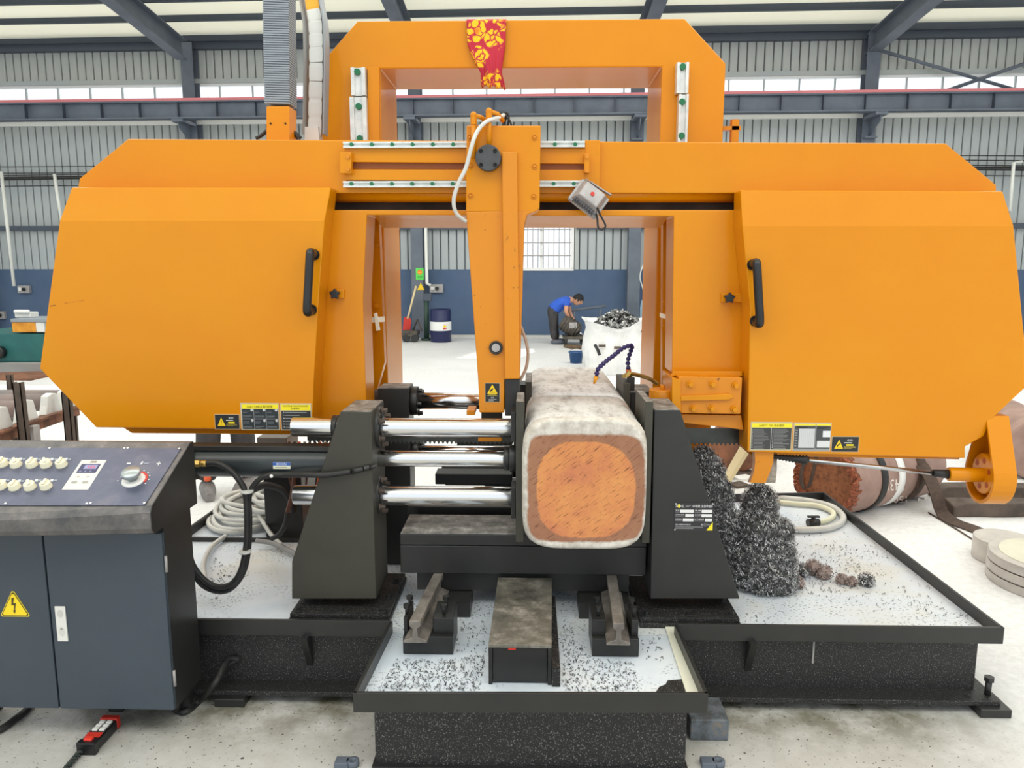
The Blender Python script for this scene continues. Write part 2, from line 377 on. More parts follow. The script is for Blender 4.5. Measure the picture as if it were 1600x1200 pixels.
class Sign:
    """plate from three corners: o = bottom-left, u = to bottom-right, v = to top-left; face normal n"""
    def __init__(s, o, u, v, n, th=.0015):
        s.o = V(o); s.u = V(u); s.v = V(v); s.n = V(n).normalized(); s.mb = MB(); s.mats = []; s.th = th
    def mi(s, c):
        m_ = c if isinstance(c, bpy.types.Material) else flat(*c)
        if m_ not in s.mats: s.mats.append(m_)
        s.mb.m = s.mats.index(m_)
    def pt(s, a, b, l): return s.o+s.u*a+s.v*b+s.n*(s.th+l*.0006)
    def base(s, c):
        s.mi(c); a = [s.o, s.o+s.u, s.o+s.u+s.v, s.o+s.v]; s.mb.loft([q+s.n*s.th for q in a], a); return s
    def rect(s, x0, y0, x1, y1, c, l=1):
        s.mi(c); s.mb.add([s.pt(x0, y0, l), s.pt(x1, y0, l), s.pt(x1, y1, l), s.pt(x0, y1, l)], [[0, 1, 2, 3]]); return s
    def poly(s, pts, c, l=1):
        s.mi(c); s.mb.add([s.pt(a, b, l) for a, b in pts], [list(range(len(pts)))]); return s
    def disc(s, cx, cy, rx, ry, c, l=1, n=16):
        return s.poly([(cx+rx*math.cos(2*math.pi*i/n), cy+ry*math.sin(2*math.pi*i/n)) for i in range(n)], c, l)
    def text(s, txt, x0, y0, x1, y1, c, l=2, flip=False):
        vs, fs = text_geo(txt); s.mi(c)
        if flip: vs = [V((1-q.x, 1-q.y, 0)) for q in vs]
        s.mb.add([s.pt(x0+(x1-x0)*q.x, y0+(y1-y0)*q.y, l) for q in vs], fs); return s
    def lines(s, x0, y0, x1, y1, k, c, l=2, fill=.5, seed=1):
        r = random.Random(seed); h = (y1-y0)/k
        for i in range(k):
            s.rect(x0, y0+h*i+h*(1-fill)/2, x0+(x1-x0)*r.uniform(.55, 1), y0+h*i+h*(1+fill)/2, c, l)
        return s
    def build(s, name, parent=None): return s.mb.build(name, s.mats, parent)
def pixsign(x0, y0, x1, y1, Y, th=.0015):
    o = P(x0, y1, Y); u = P(x1, y1, Y)-o; v = P(x0, y0, Y)-o; v.x = 0; v.y = 0; u.z = 0
    return Sign(o, u, v, (0, -1, 0), th)
def warn_tri(s, cx, cy, w_, h_, l=2, glyph='!'):
    s.poly([(cx-w_/2, cy-h_/2), (cx+w_/2, cy-h_/2), (cx, cy+h_/2)], (246, 206, 24), l)
    if glyph == '!':
        s.rect(cx-w_*.035, cy-h_*.12, cx+w_*.035, cy+h_*.2, (30, 30, 30), l+1); s.rect(cx-w_*.035, cy-h_*.32, cx+w_*.035, cy-h_*.22, (30, 30, 30), l+1)
    elif glyph == 'hand':
        s.poly([(cx-w_*.28, cy-h_*.36), (cx-w_*.2, cy-h_*.1), (cx+w_*.06, cy+h_*.12), (cx+w_*.12, cy+h_*.04), (cx-w_*.02, cy-h_*.14)], (30, 30, 30), l+1)
        s.rect(cx-w_*.26, cy-h_*.36, cx+w_*.28, cy-h_*.3, (30, 30, 30), l+1)
    return s
# ============================================================ THE HALL
WA = -0.03; WO = V((0, 16.9, 0)); EU = V((math.cos(WA), math.sin(WA), 0)); EN = V((math.sin(WA), -math.cos(WA), 0))
def wp(u, off, z): return WO+EU*u+EN*off+V((0, 0, z))
def pw(px, py, off=0):
    d = ray(px, py); o = V((0, 0, CAM_H)); pl = WO+EN*off
    t = (pl-o).dot(EN)/d.dot(EN); q = o+d*t; return ((q-WO).dot(EU), q.z)
def wbox(mb, u0, u1, o0, o1, z0, z1):
    a = [wp(u0, o1, z0), wp(u1, o1, z0), wp(u1, o1, z1), wp(u0, o1, z1)]; b = [wp(u0, o0, z0), wp(u1, o0, z0), wp(u1, o0, z1), wp(u0, o0, z1)]
    return mb.loft(a, b)
zc = lambda py, off=0: pw(800, py, off)[1]
Z_W = zc(421); Z_LEDGE = zc(188); Z_WIN1 = zc(123); Z_EAVE = zc(64)
U0, U1 = -13.2, 13.6
# floor
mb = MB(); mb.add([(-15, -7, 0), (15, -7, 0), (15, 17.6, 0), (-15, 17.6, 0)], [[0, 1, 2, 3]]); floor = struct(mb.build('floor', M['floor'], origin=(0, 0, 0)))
# back wall: wainscot + sheet panels
winL, winR = pw(812, 400)[0], pw(893, 400)[0]; winT, winB = zc(338), zc(420)
wall = MB(); wbox(wall, U0, U1, -.24, 0, 0, Z_W)
wall_back = struct(wall.build('wall_back', M['blue_wall'], origin=wp(0, 0, 0)))
pitch = .178; n = int((U1-U0)/pitch)
def sheet(u0, u1, z0, z1, name='wall_panel'):
    mb = MB()
    prof = [(u0+.006, -.05), (u0+.012, .0), (u0+.03, .012), (u1-.03, .012), (u1-.012, 0), (u1-.006, -.05)]
    mb.loft([wp(u, o, z0) for u, o in prof], [wp(u, o, z1) for u, o in prof]); return mb.build(name, M['panel'], wall_back)
back_sheet = MB(); wbox(back_sheet, U0, winL-.02, -.09, -.05, Z_W, Z_LEDGE); wbox(back_sheet, winR+.02, U1, -.09, -.05, Z_W, Z_LEDGE); wbox(back_sheet, winL-.02, winR+.02, -.09, -.05, winT, Z_LEDGE); wbox(back_sheet, U0, U1, -.09, -.05, Z_WIN1, Z_EAVE+.5)
back_sheet.build('sheet_backing', M['grey_dark'], wall_back)
proto_lo = proto_hi = None; lo_u = []; hidden_l, hidden_r = pw(150, 300)[0], pw(600, 300)[0]
h2l, h2r = pw(1045, 300)[0], pw(1500, 300)[0]
for i in range(n):
    u0 = U0+i*pitch; u1 = u0+pitch
    if proto_hi is None: proto_hi = sheet(u0, u1, Z_WIN1, Z_EAVE+.1); hi0 = V(proto_hi.location)
    else:
        c = proto_hi.copy(); COL.objects.link(c); c.location = V(proto_hi.location)+EU*pitch*i
    if u1 > winL-.02 and u0 < winR+.02:
        sheet(u0, u1, winT+.02, Z_LEDGE)
        if u0 < winL-.05: sheet(u0, winL-.05, Z_W, winT+.04)
        if u1 > winR+.05: sheet(winR+.05, u1, Z_W, winT+.04)
        continue
    if proto_lo is None: proto_lo = sheet(u0, u1, Z_W, Z_LEDGE)
    else:
        c = proto_lo.copy(); COL.objects.link(c); c.location = V(proto_lo.location)+EU*pitch*i
mb = MB(); wbox(mb, U0, U1, -.1, .07, Z_LEDGE-.03, Z_LEDGE+.05); struct(mb.build('trim_1', M['white']))
mb = MB(); wbox(mb, U0, U1, -.1, .05, Z_WIN1-.02, Z_WIN1+.07); struct(mb.build('trim_2', M['panel']))
zg = pw(60, 357)[1]
mb = MB(); wbox(mb, U0, winL-.1, .02, .14, zg-.05, zg+.05); struct(mb.build('trim_3', M['grey_dark']))
mb = MB(); wbox(mb, winR+.1, U1, .02, .14, zg-.05, zg+.05); struct(mb.build('trim_4', M['grey_dark']))
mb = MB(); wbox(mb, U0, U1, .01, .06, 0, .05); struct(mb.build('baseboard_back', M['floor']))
# strip window: frame, mullions, panes
frame = MB(); wbox(frame, U0, U1, -.08, .0, Z_LEDGE+.05, Z_LEDGE+.1); wbox(frame, U0, U1, -.08, .0, Z_WIN1-.07, Z_WIN1-.02)
win1 = struct(frame.build('window_1', M['white'], origin=wp(0, 0, Z_LEDGE)))
k = 0; u = U0; pn = None; ml = None
while u < U1-.3:
    if pn is None:
        mb = MB(); wbox(mb, u+.02, u+.70, -.05, -.044, Z_LEDGE+.1, Z_WIN1-.07); pn = mb.build('pane', M['glass'], win1)
        mb = MB(); wbox(mb, u-.014, u+.014, -.07, -.02, Z_LEDGE+.1, Z_WIN1-.07); ml = mb.build('mullion', M['panel'], win1)
    else:
        for src in (pn, ml):
            c = src.copy(); COL.objects.link(c); c.location = V(src.location)+EU*.72*k
    k += 1; u += .72
# barred window behind the guide arm
mb = MB()
for (a, b, c_, d) in ((winL-.05, winR+.05, winB-.04, winB+.02), (winL-.05, winR+.05, winT-.02, winT+.04), (winL-.05, winL+.01, winB, winT), (winR-.01, winR+.05, winB, winT)): wbox(mb, a, b, -.09, .03, c_, d)
win2 = struct(mb.build('window_2', M['white'], origin=wp(winL, 0, winB)))
um = winL+(winR-winL)*.42
for a, b in ((winL, um), (um, winR)):
    mb = MB(); wbox(mb, a+.02, b-.02, -.05, -.045, winB+.02, winT-.02); mb.build('pane', M['glass'], win2)
mb = MB(); wbox(mb, um-.03, um+.03, -.07, -.02, winB, winT); mb.build('mullion', M['white'], win2)
for i in range(10):
    uu = winL+.06+(winR-winL-.1)*i/9; mb = MB(); mb.cyl(wp(uu, .015, winB), wp(uu, .015, winT), .008, n=6); mb.build('security_bar', M['cast_grey'], win2)
for i in range(1, 4):
    zz = winB+(winT-winB)*i/4.0; mb = MB(); wbox(mb, winL, winR, .008, .022, zz-.012, zz+.012); mb.build('security_bar', M['cast_grey'], win2)
# side walls with window bands (out of the frame), roof
for nm, xx, s_ in (('wall_left', -15, 1), ('wall_right', 15, -1)):
    mb = MB(); mb.box(min(xx, xx-s_*.2), max(xx, xx-s_*.2), -7, 17.8, 0, 2.2); mb.box(min(xx, xx-s_*.2), max(xx, xx-s_*.2), -7, 17.8, 4.6, 5.6); struct(mb.build(nm, M['panel']))
RS = .093; RY0 = 16.9; RZ0 = Z_EAVE+.16
def roofz(y): return RZ0+(RY0-y)*RS
t = NT('translucent_roof_sheet'); t.col(C(244, 240, 222)); tl = t.new('ShaderNodeBsdfTranslucent'); tl.inputs[0].default_value = C(250, 248, 238)
ms = t.new('ShaderNodeMixShader'); ms.inputs[0].default_value = .55; t.link(t.b.outputs[0], ms.inputs[1]); t.link(tl.outputs[0], ms.inputs[2]); t.link(ms.outputs[0], t.n['Material Output'].inputs[0]); t.b.inputs['Roughness'].default_value = .7
M['roof'] = t.m
mb = MB(); mb.loft([(-15, 17.7, roofz(17.7)), (15, 17.7, roofz(17.7)), (15, 17.7, roofz(17.7)+.05), (-15, 17.7, roofz(17.7)+.05)], [(-15, -7, roofz(-7)), (15, -7, roofz(-7)), (15, -7, roofz(-7)+.05), (-15, -7, roofz(-7)+.05)])
roof = struct(mb.build('ceiling', M['roof'], origin=(0, 16.9, RZ0)))
def purlin(py):
    d = ray(800, py); tt = (RZ0+RY0*RS-CAM_H)/(d.z+RS*d.y); y = d.y*tt
    off = (WO.y-y)
    mb = MB(); zt = roofz(y); wbox(mb, -15, 15, off-.004, off+.004, zt-.15, zt-.005); wbox(mb, -15, 15, off+.004, off+.07, zt-.15, zt-.142); return mb.build('purlin', M['grey_dark'], roof)
for py in (45, 12, -20, -55): purlin(py)
mb = MB(); wbox(mb, U0, U1, .0, .16, Z_EAVE-.1, Z_EAVE+.12); struct(mb.build('trim_5', M['grey_dark']))
# columns with brackets, rafters
COLX = [-42, 306, 650, 993, 1349, 1700]
for i, px in enumerate(COLX):
    u = pw(px, 330, .3)[0]
    mb = MB(); wbox(mb, u-.13, u+.13, .28, .3, 0, Z_EAVE); wbox(mb, u-.13, u+.13, .02, .04, 0, Z_EAVE); wbox(mb, u-.006, u+.006, .04, .28, 0, Z_EAVE)
    c = tag(mb.build('steel_column', M['grey_paint'], origin=wp(u, .15, 0)), ['grey steel column at the left edge beside the workbench', 'grey steel column left, behind the cable chain', 'grey steel column carrying the green notice and yellow triangle', 'grey steel column behind the bag of chips', 'grey steel column with a crossed brace at its right', 'grey steel column beyond the right edge'][i], 'column', 'steel columns along the back wall'); c['kind'] = 'structure'
    zb = zc(181, .8)
    mb = MB(); wbox(mb, u-.12, u+.12, .3, .9, zb-.06, zb); mb.loft([wp(u-.01, .3, zb-.4), wp(u+.01, .3, zb-.4), wp(u+.01, .3, zb-.06), wp(u-.01, .3, zb-.06)], [wp(u-.01, .85, zb-.16), wp(u+.01, .85, zb-.16), wp(u+.01, .85, zb-.06), wp(u-.01, .85, zb-.06)]); wbox(mb, u-.12, u+.12, .3, .45, zb-.43, zb-.4)
    mb.build('bracket', M['grey_paint'], c)
    y1 = 4.0; y0 = 16.6; a = wp(u, .3, 0)
    mb = MB()
    for (w_, h0, h1) in ((.12, -.03, -.01), (.12, -.40, -.38), (.008, -.38, -.03)):
        p = [V((a.x-w_, y0, roofz(y0)-.2+h0)), V((a.x+w_, y0, roofz(y0)-.2+h0)), V((a.x+w_, y0, roofz(y0)-.2+h1)), V((a.x-w_, y0, roofz(y0)-.2+h1))]
        dx = -.03*0; q = [V((v_.x+dx, y1, v_.z+(y0-y1)*RS)) for v_ in p]; mb.loft(p, q)
    mb.build('rafter', M['grey_paint'], c)
# crane runway beam
zt, zb = zc(153, .8), zc(181, .8)
mb = MB(); wbox(mb, U0, U1, .79, .81, zb, zt); wbox(mb, U0, U1, .68, .92, zb, zb+.025); wbox(mb, U0, U1, .68, .92, zt-.025, zt)
beam = struct(mb.build('trim_6', M['grey_paint'], origin=wp(0, .8, zb)))
mb = MB(); wbox(mb, U0, U1, .76, .93, zt, zt+.05); mb.build('crane_rail', M['red_rail'], beam)
st = None; k = 0; u = U0+.3
while u < U1:
    if st is None: mb = MB(); wbox(mb, u-.005, u+.005, .81, .91, zb+.025, zt-.025); st = mb.build('stiffener', M['grey_dark'], beam)
    else: c = st.copy(); COL.objects.link(c); c.location = V(st.location)+EU*.81*k
    k += 1; u += .81
# X brace at right
for (a, b) in (((1358, 74), (1592, 142)), ((1478, 142), (1640, 86))):
    ua, za = pw(*a, .3); ub, zb2 = pw(*b, .3); mb = MB(); mb.cyl(wp(ua, .3, za), wp(ub, .3, zb2), .035, n=8)
    tag(mb.build('brace_rod', M['grey_paint']), 'steel brace rod sloping down to the right under the rafter' if a[0] < 1400 else 'steel brace rod rising towards the right edge', 'brace', 'crossed wall braces')['kind'] = 'structure'
# conduit pipes
for i, pts in enumerate([[(2, 268), (22, 447)], [(85, 272), (97, 352)], [(664, 300), (667, 443), (673, 446)], [(1597, 253), (1584, 254), (1578, 330)]]):
    mb = MB(); mb.tube([wp(*(lambda q: (q[0], .36, q[1]))(pw(x, y, .36))) for x, y in pts], .035, 8)
    tag(mb.build('conduit_pipe', M['white_pipe']), ['white conduit pipe down the wall at the far left edge', 'white conduit pipe beside the left wheel cover', 'white conduit pipe beside the column with the green notice', 'white conduit pipe on the wall beyond the right wheel cover'][i], 'pipe', 'white conduit pipes')
def wires(rows, x0, x1, nm):
    for i, (ya, yb, r) in enumerate(rows):
        a = pw(x0, ya, .25); b = pw(x1, yb, .25); m_ = ((a[0]+b[0])/2, (a[1]+b[1])/2-.04); mb = MB(); mb.tube([wp(a[0], .25, a[1]), wp(m_[0], .25, m_[1]), wp(b[0], .25, b[1])], r, 5)
        tag(mb.build('wall_cable', M['rubber']), nm % ['topmost', 'second from the top', 'third from the top', 'thick fourth from the top', 'lowest'][i], 'cable', 'cables strung along the wall')
wires([(256, 260, .01), (266, 270, .01), (272, 272, .012), (277, 277, .04), (287, 290, .01)], -220, 150, '%s black cable along the wall left of the saw')
wires([(243, 240, .01), (250, 248, .01), (258, 258, .012), (263, 262, .04), (274, 272, .01)], 1480, 2050, '%s black cable along the wall right of the saw')
# outlet boxes
for i, (x0, y0, x1, y1) in enumerate([(672, 444, 693, 457), (32, 446, 49, 458), (-3, 486, 10, 498)]):
    a = pw(x0, y1, 0); b = pw(x1, y0, 0); t_ = thing('socket_box', wp((a[0]+b[0])/2, 0, a[1]), ['grey socket box on the blue wall beside the column', 'grey socket box on the blue wall left of the wheel cover', 'grey socket box at the far left edge'][i], 'socket', 'wall socket boxes')
    mb = MB(); wbox(mb, a[0], b[0], 0, .09, a[1], b[1]); mb.build('housing', M['cast_grey'], t_, bevel=.01)
    um_ = (a[0]+b[0])/2; zm = (a[1]+b[1])/2
    mb = MB(); mb.cyl(wp(um_+.02, .09, zm), wp(um_+.02, .12, zm), .04, n=12); mb.build('socket_face', M['dark_plastic'], t_)
    mb = MB(); wbox(mb, a[0]+.03, um_-.04, .09, .1, zm-.03, zm+.04); mb.build('face_plate', M['white'], t_)
# column notices
u = pw(650, 430, .3)[0]
def wsign(x0, y0, x1, y1, off):
    a = pw(x0, y1, off); b = pw(x1, y0, off); o = wp(a[0], off, a[1]); return Sign(o, EU*(b[0]-a[0]), V((0, 0, b[1]-a[1])), EN, .004)
s = wsign(650, 419, 662, 437, .3).base((92, 214, 84)); s.disc(.5, .65, .3, .22, (236, 120, 40), 1); s.rect(.3, .6, .7, .68, (250, 220, 60), 2); s.lines(.2, .1, .9, .35, 3, (50, 130, 60), 1)
tag(s.build('notice_sign'), 'green notice sign with an orange round emblem on the column', 'sign')
s = wsign(652, 442, 663, 453, .302); s.mi((246, 206, 24)); a = [s.pt(0, 0, 0), s.pt(1, 0, 0), s.pt(.5, 1, 0)]; s.mb.ext(a, -EN*.004)
tag(s.build('warning_sign'), 'small yellow warning triangle on the column under the notice', 'sign')
# ------------------------------------------------------------ things along the back wall
def at_floor(px, py): return PZ(px, py, 0)
b0 = at_floor(689, 534)
bar = thing('oil_drum', b0, 'navy oil drum with a white band beside the column', 'drum'); H = P(689, 483, b0.y).z; R = (P(705, 500, b0.y).x-P(672, 500, b0.y).x)/2
mb = MB(); mb.lathe(b0, [(R*.97, 0), (R, .02), (R, H*.31), (R*1.03, H*.33), (R, H*.35), (R, H*.64), (R*1.03, H*.66), (R, H*.68), (R, H-.02), (R*.97, H), (R*.93, H-.015), (0, H-.015)], 28); mb.build('body', M['navy'], bar)
mb = MB(); mb.lathe(b0, [(R*1.012, H*.36), (R*1.012, H*.63)], 28); mb.f = mb.f[:-2]; mb.mi = mb.mi[:-2]; mb.sm = mb.sm[:-2]; mb.build('label_band', M['white'], bar)
mb = MB(); ang = [math.radians(-90+q) for q in (18, 24, 30, 36, 42)]
for i in range(4):
    for kk, (ra, rb, m_) in enumerate(((.40, .46, 0), (.46, .53, 1), (.53, .56, 0))):
        mb.m = m_; mb.add([b0+V((R*1.02*math.cos(ang[i+j]), R*1.02*math.sin(ang[i+j]), H*z)) for j, z in ((0, ra+.01*abs(i-1.5)), (1, ra+.01*abs(i-.5)), (1, rb-.012*abs(i-.5)), (0, rb-.012*abs(i-1.5)))], [[0, 1, 2, 3]])
mb.build('emblem', [M['red'], M['yellow']], bar)
# green post, shovel, pallet truck
g = at_floor(667, 532)
mb = MB(); mb.cyl(g, V((g.x, g.y, P(667, 470, g.y).z)), .055, n=10); mb.cyl(g, g+V((0, 0, .05)), .12, n=12)
pt = tag(mb.build('pump_post', mat('dark_green_paint', C(40, 66, 56))), 'dark green post between the column and the oil drum', 'post')
q = P(668, 464, g.y); mb = MB(); mb.box(q.x-.1, q.x+.09, q.y-.06, q.y+.06, q.z-.09, q.z+.07); mb.build('junction_box', M['grey_dark'], pt, bevel=.02)
s0 = at_floor(634, 531)
sh = thing('shovel', s0, 'red bladed shovel leaning on the wall left of the column', 'shovel'); yy = s0.y
mb = MB(); mb.cyl(P(637, 498, yy), P(650, 447, yy+.2), .022, n=8); mb.build('handle', M['wood'], sh)
mb = MB(); mb.ext([P(629, 516, yy), P(641, 516, yy), P(643, 500, yy), P(638, 494, yy), P(631, 496, yy)], (0, .02, 0)); mb.build('blade', M['red'], sh, bevel=.006)
s0 = at_floor(648, 534); yy = s0.y
pj = thing('pallet_truck', s0, 'low dark pallet truck on the floor under the shovel', 'pallet truck')
mb = MB(); a = P(628, 524, yy); b = P(660, 520, yy+.4); mb.box(a.x, b.x-.05, yy-.02, yy+.4, .12, .22); mb.box(a.x, b.x-.05, yy-.1, yy-.02, .1, .16); mb.build('deck', M['motor'], pj, bevel=.015)
for dx in (.1, .28):
    mb = MB(); c = V((a.x+dx, yy-.06, .08)); mb.cyl(c-V((0, .05, 0)), c+V((0, .05, 0)), .08, n=14); mb.build('wheel', M['rubber'], pj)
mb = MB(); mb.tube([V((a.x+.2, yy+.2, .22)), V((a.x+.3, yy+.2, .45)), V((a.x+.36, yy+.15, .3)), V((a.x+.4, yy+.1, .22))], .02, 6); mb.build('tow_bar', M['dark_rust'], pj)
# gas cylinder + hose by the right column
s0 = at_floor(1007, 535); gc = thing('gas_cylinder', s0, 'pale blue gas cylinder standing behind the bag of chips', 'gas cylinder')
mb = MB(); mb.lathe(s0, [(.11, 0), (.11, .72), (.09, .84), (.04, .92), (.04, 1.0), (0, 1.0)], 16); mb.build('body', M['gas_blue'], gc)
mb = MB(); mb.cyl(s0+V((0, 0, 1.0)), s0+V((0, 0, 1.12)), .03, n=8); mb.cyl(s0+V((-.07, 0, 1.07)), s0+V((.07, 0, 1.07)), .03, n=8); mb.build('valve', M['brass'], gc)
mb = MB(); mb.tube(catmull([s0+V((-.05, 0, 1.07)), s0+V((-.14, -.1, 1.35)), s0+V((-.05, -.1, 1.62)), s0+V((.1, -.1, 1.55)), s0+V((.2, -.05, 1.1))]), .014, 6); mb.build('hose', M['hose_white'], gc)
# handrail behind the worker
pts = [pw(x, y, .45) for x, y in ((893, 485), (947, 478))]; yq = 0
hr = thing('handrail', wp(pts[0][0], .45, 0), 'blue pipe handrail behind the bending worker', 'handrail')
mb = MB(); mb.cyl(wp(pts[0][0], .45, pts[0][1]), wp(pts[1][0], .45, pts[1][1]), .03, n=8); mb.build('top_rail', M['grey_paint'], hr)
for x in (898, 938):
    u_, z_ = pw(x, 483, .45); mb = MB(); mb.cyl(wp(u_, .45, 0), wp(u_, .45, z_), .025, n=8); mb.build('post', M['grey_paint'], hr)
# bucket, rags
s0 = at_floor(900, 567); bk = thing('bucket', s0, 'blue plastic bucket on the floor beside the bag of chips', 'bucket'); R = .115; H = P(900, 549, s0.y).z
mb = MB(); mb.lathe(s0, [(R*.82, 0), (R, H*.9), (R*1.1, H*.9), (R*1.1, H), (R*.98, H), (R*.8, .03), (0, .03)], 24); mb.build('body', M['blue_plastic'], bk)
mb = MB(); mb.tube([s0+V((R*1.05*math.cos(q), -.0+R*1.05*math.sin(q)*.35, H-.015+.05*abs(math.sin(q)))) for q in [math.pi*i/10 for i in range(11)]], .006, 6); mb.build('handle', M['steel'], bk)
s0 = at_floor(900, 544); mb = MB(); rnd = random.Random(3)
for i in range(6): mb.sph(s0+V((rnd.uniform(-.14, .14), rnd.uniform(-.1, .1), .03)), .09, (1.2, .9, .4), 8, 5)
tag(mb.build('oily_rag', mat('oily_rags', C(120, 96, 70), C(70, 56, 48), rough=.8, scale=8)), 'brown oily rag bundle on the floor in front of the cart', 'rag')
# big bag of chips
s0 = at_floor(962, 588); s0.y += .5; BY = s0.y
bag = thing('chip_bag', s0, 'white woven bulk bag heaped with metal chips', 'bulk bag')
fx = lambda px: P(px, 540, BY).x
L, R_ = fx(912)+.02, fx(1018); Zt = P(950, 509, BY-.45).z; mb = MB(); rings = []; rnd = random.Random(5); cx = (L+R_)/2; hw = (R_-L)/2; N = 40
prof = [(0, .93), (.12, 1.0), (.45, 1.06), (.72, 1.04), (.9, .97), (1.0, 1.0), (1.08, 1.09), (1.06, 1.03), (.98, .93), (.9, .86)]
for h, r in prof:
    rg = []
    for j in range(N):
        a = 2*math.pi*j/N; ca, sa = math.cos(a), math.sin(a); sq = (abs(ca)**4+abs(sa)**4)**(-.25)
        w_ = r*(1+.02*math.sin(7*a+h*5)+rnd.uniform(-.008, .008)); lift = 0
        if h > .88: lift = (.19*max(0, math.cos(a+.5))**2+.02*max(0, -math.cos(a))**2-.13*max(0, math.cos(a+1.45))**4+.012*math.sin(a*5))*(1 if h > .95 else .45)
        rg.append(V((cx+hw*sq*ca*w_, BY+.48*sq*sa*w_, max(0.0, Zt*h+lift))))
    rings.append(rg)
vs = [q for rg in rings for q in rg]; fs = [[i*N+j, i*N+(j+1) % N, (i+1)*N+(j+1) % N, (i+1)*N+j] for i in range(len(rings)-1) for j in range(N)]
mb.add(vs, fs, True); mb.add([vs[j] for j in range(N)], [list(reversed(range(N)))]); mb.build('sack', M['bag'], bag)
mb = MB()
for i, (x0, y0, x1, y1) in enumerate(((929, 538, 937, 555), (1003, 516, 1009, 530))):
    yf = BY-.56; mb = MB(); mb.ribbon([P(x0, y0, yf), P((x0+x1)/2+1, (y0+y1)/2, yf-.02), P(x1, y1, yf)], (1, 0, 0), .045, .008); mb.build('lifting_strap', M['rubber'], bag)
for (x, y) in ((941, 540), (965, 543)):
    mb = MB(); q = P(x, y, BY-.56); mb.box(q.x-.05, q.x+.05, q.y, q.y+.015, q.z-.02, q.z+.015); mb.build('lifting_strap', M['dark_rust'], bag)
mb = MB(); rnd = random.Random(11)
zc0 = P(955, 512, BY).z+.01
mb.m = 1; mb.sph(V((cx-.02, BY, zc0-.10)), .4, (1.02, .95, .62), 20, 10); mb.m = 0
for i in range(1300):
    a = rnd.uniform(0, 2*math.pi); r = math.sqrt(rnd.random()); h = .29*(1-r**2.0)
    c = V((cx-.02+hw*.84*r*math.cos(a), BY+.42*r*math.sin(a), zc0-.08+h+rnd.uniform(-.01, .035)))
    d1 = V((rnd.gauss(0, 1), rnd.gauss(0, 1), rnd.gauss(0, 1))).normalized()*rnd.uniform(.02, .05); d2 = d1.cross(V((rnd.gauss(0, 1), rnd.gauss(0, 1), 1))).normalized()*.014
    bend = d1.cross(d2).normalized()*.02
    mb.add([c-d1-d2, c-d1+d2, c+bend-d2, c+bend+d2, c+d1-d2, c+d1+d2], [[0, 1, 3, 2], [2, 3, 5, 4]])
tag(mb.build('metal_chips', [M['chip_light'], M['swarf_core']], bag), kind='stuff')
# motor on a cart
s0 = at_floor(893, 540); MY = s0.y
ct = thing('wheeled_cart', s0, 'low wheeled cart in front of the bending worker', 'cart')
xa, xb = P(880, 530, MY).x, P(913, 530, MY).x; z1 = P(890, 526, MY).z
mb = MB(); mb.box(xa, xb, MY-.05, MY+.5, z1-.05, z1); mb.build('deck', M['motor'], ct, bevel=.01)
for i, (dx, dy) in enumerate(((.05, 0), (.38, .1), (.05, .42), (.38, .45))):
    mb = MB(); c = V((xa+dx, MY+dy, .075)); mb.cyl(c-V((.025, 0, 0)), c+V((.025, 0, 0)), .075, n=14); mb.box(c.x-.035, c.x+.035, c.y-.02, c.y+.02, .07, z1-.05); mb.build('caster', M['rubber'], ct)
ms_ = V((P(890, 520, MY).x, MY+.15, z1)); mo = thing('electric_motor', ms_, 'dismantled oily motor lying on the wheeled cart', 'motor')
c = P(893, 511.5, MY+.2); dd = V((.75, -.25, -.5)).normalized()
mb = MB(); mb.cyl(c-dd*.19, c+dd*.13, .165, n=20); mb.cyl(c-dd*.22, c-dd*.19, .14, n=20); mb.cyl(c+dd*.13, c+dd*.17, .13, n=20); mb.build('housing', M['motor'], mo, bevel=.008)
mb = MB(); mb.cyl(c+dd*.17, c+dd*.26, .03, n=10); mb.build('shaft', M['steel'], mo)
mb = MB(); q = c+V((.02, -.13, .05)); mb.box(q.x-.08, q.x+.08, q.y-.05, q.y+.05, q.z-.06, q.z+.06); mb.build('terminal_box', M['cast_grey'], mo, bevel=.01)
for k in range(5):
    mb = MB(); cc_ = c-dd*(.15-.06*k); mb.cyl(cc_-dd*.006, cc_+dd*.006, .178, n=20); mb.build('cooling_fin', M['motor'], mo)

# ------------------------------------------------------------ people (skin-modifier bodies)
def skin_mesh(name, chains, m_, parent=None, origin=None, sub=1, root=0):
    """chains: list of lists of (point, radius); points shared by equal coordinates"""
    vs = []; rs = []; es = []; idx = {}
    for ch in chains:
        prev = None
        for p, r in ch:
            k_ = tuple(round(c_, 4) for c_ in p)
            if k_ not in idx: idx[k_] = len(vs); vs.append(V(p)); rs.append(r if isinstance(r, tuple) else (r, r))
            i = idx[k_]
            if prev is not None and prev != i: es.append((prev, i))
            prev = i
    W = wpos(parent) if parent is not None else V(origin)
    me = bpy.data.meshes.new(name); me.from_pydata([tuple(v_-W) for v_ in vs], es, []); me.materials.append(m_)
    o = bpy.data.objects.new(name, me); COL.objects.link(o)
    if parent is not None: o.parent = parent
    else: o.location = W
    sk = o.modifiers.new('skin', 'SKIN'); sk.use_smooth_shade = True
    lay = me.skin_vertices[0].data if len(me.skin_vertices) else None
    if lay is None:
        bm = bmesh.new(); bm.from_mesh(me); bm.verts.layers.skin.verify(); bm.to_mesh(me); bm.free(); lay = me.skin_vertices[0].data
    for i, r in enumerate(rs): lay[i].radius = r; lay[i].use_root = (i == root)
    if sub: ss = o.modifiers.new('smooth', 'SUBSURF'); ss.levels = sub; ss.render_levels = sub
    return o
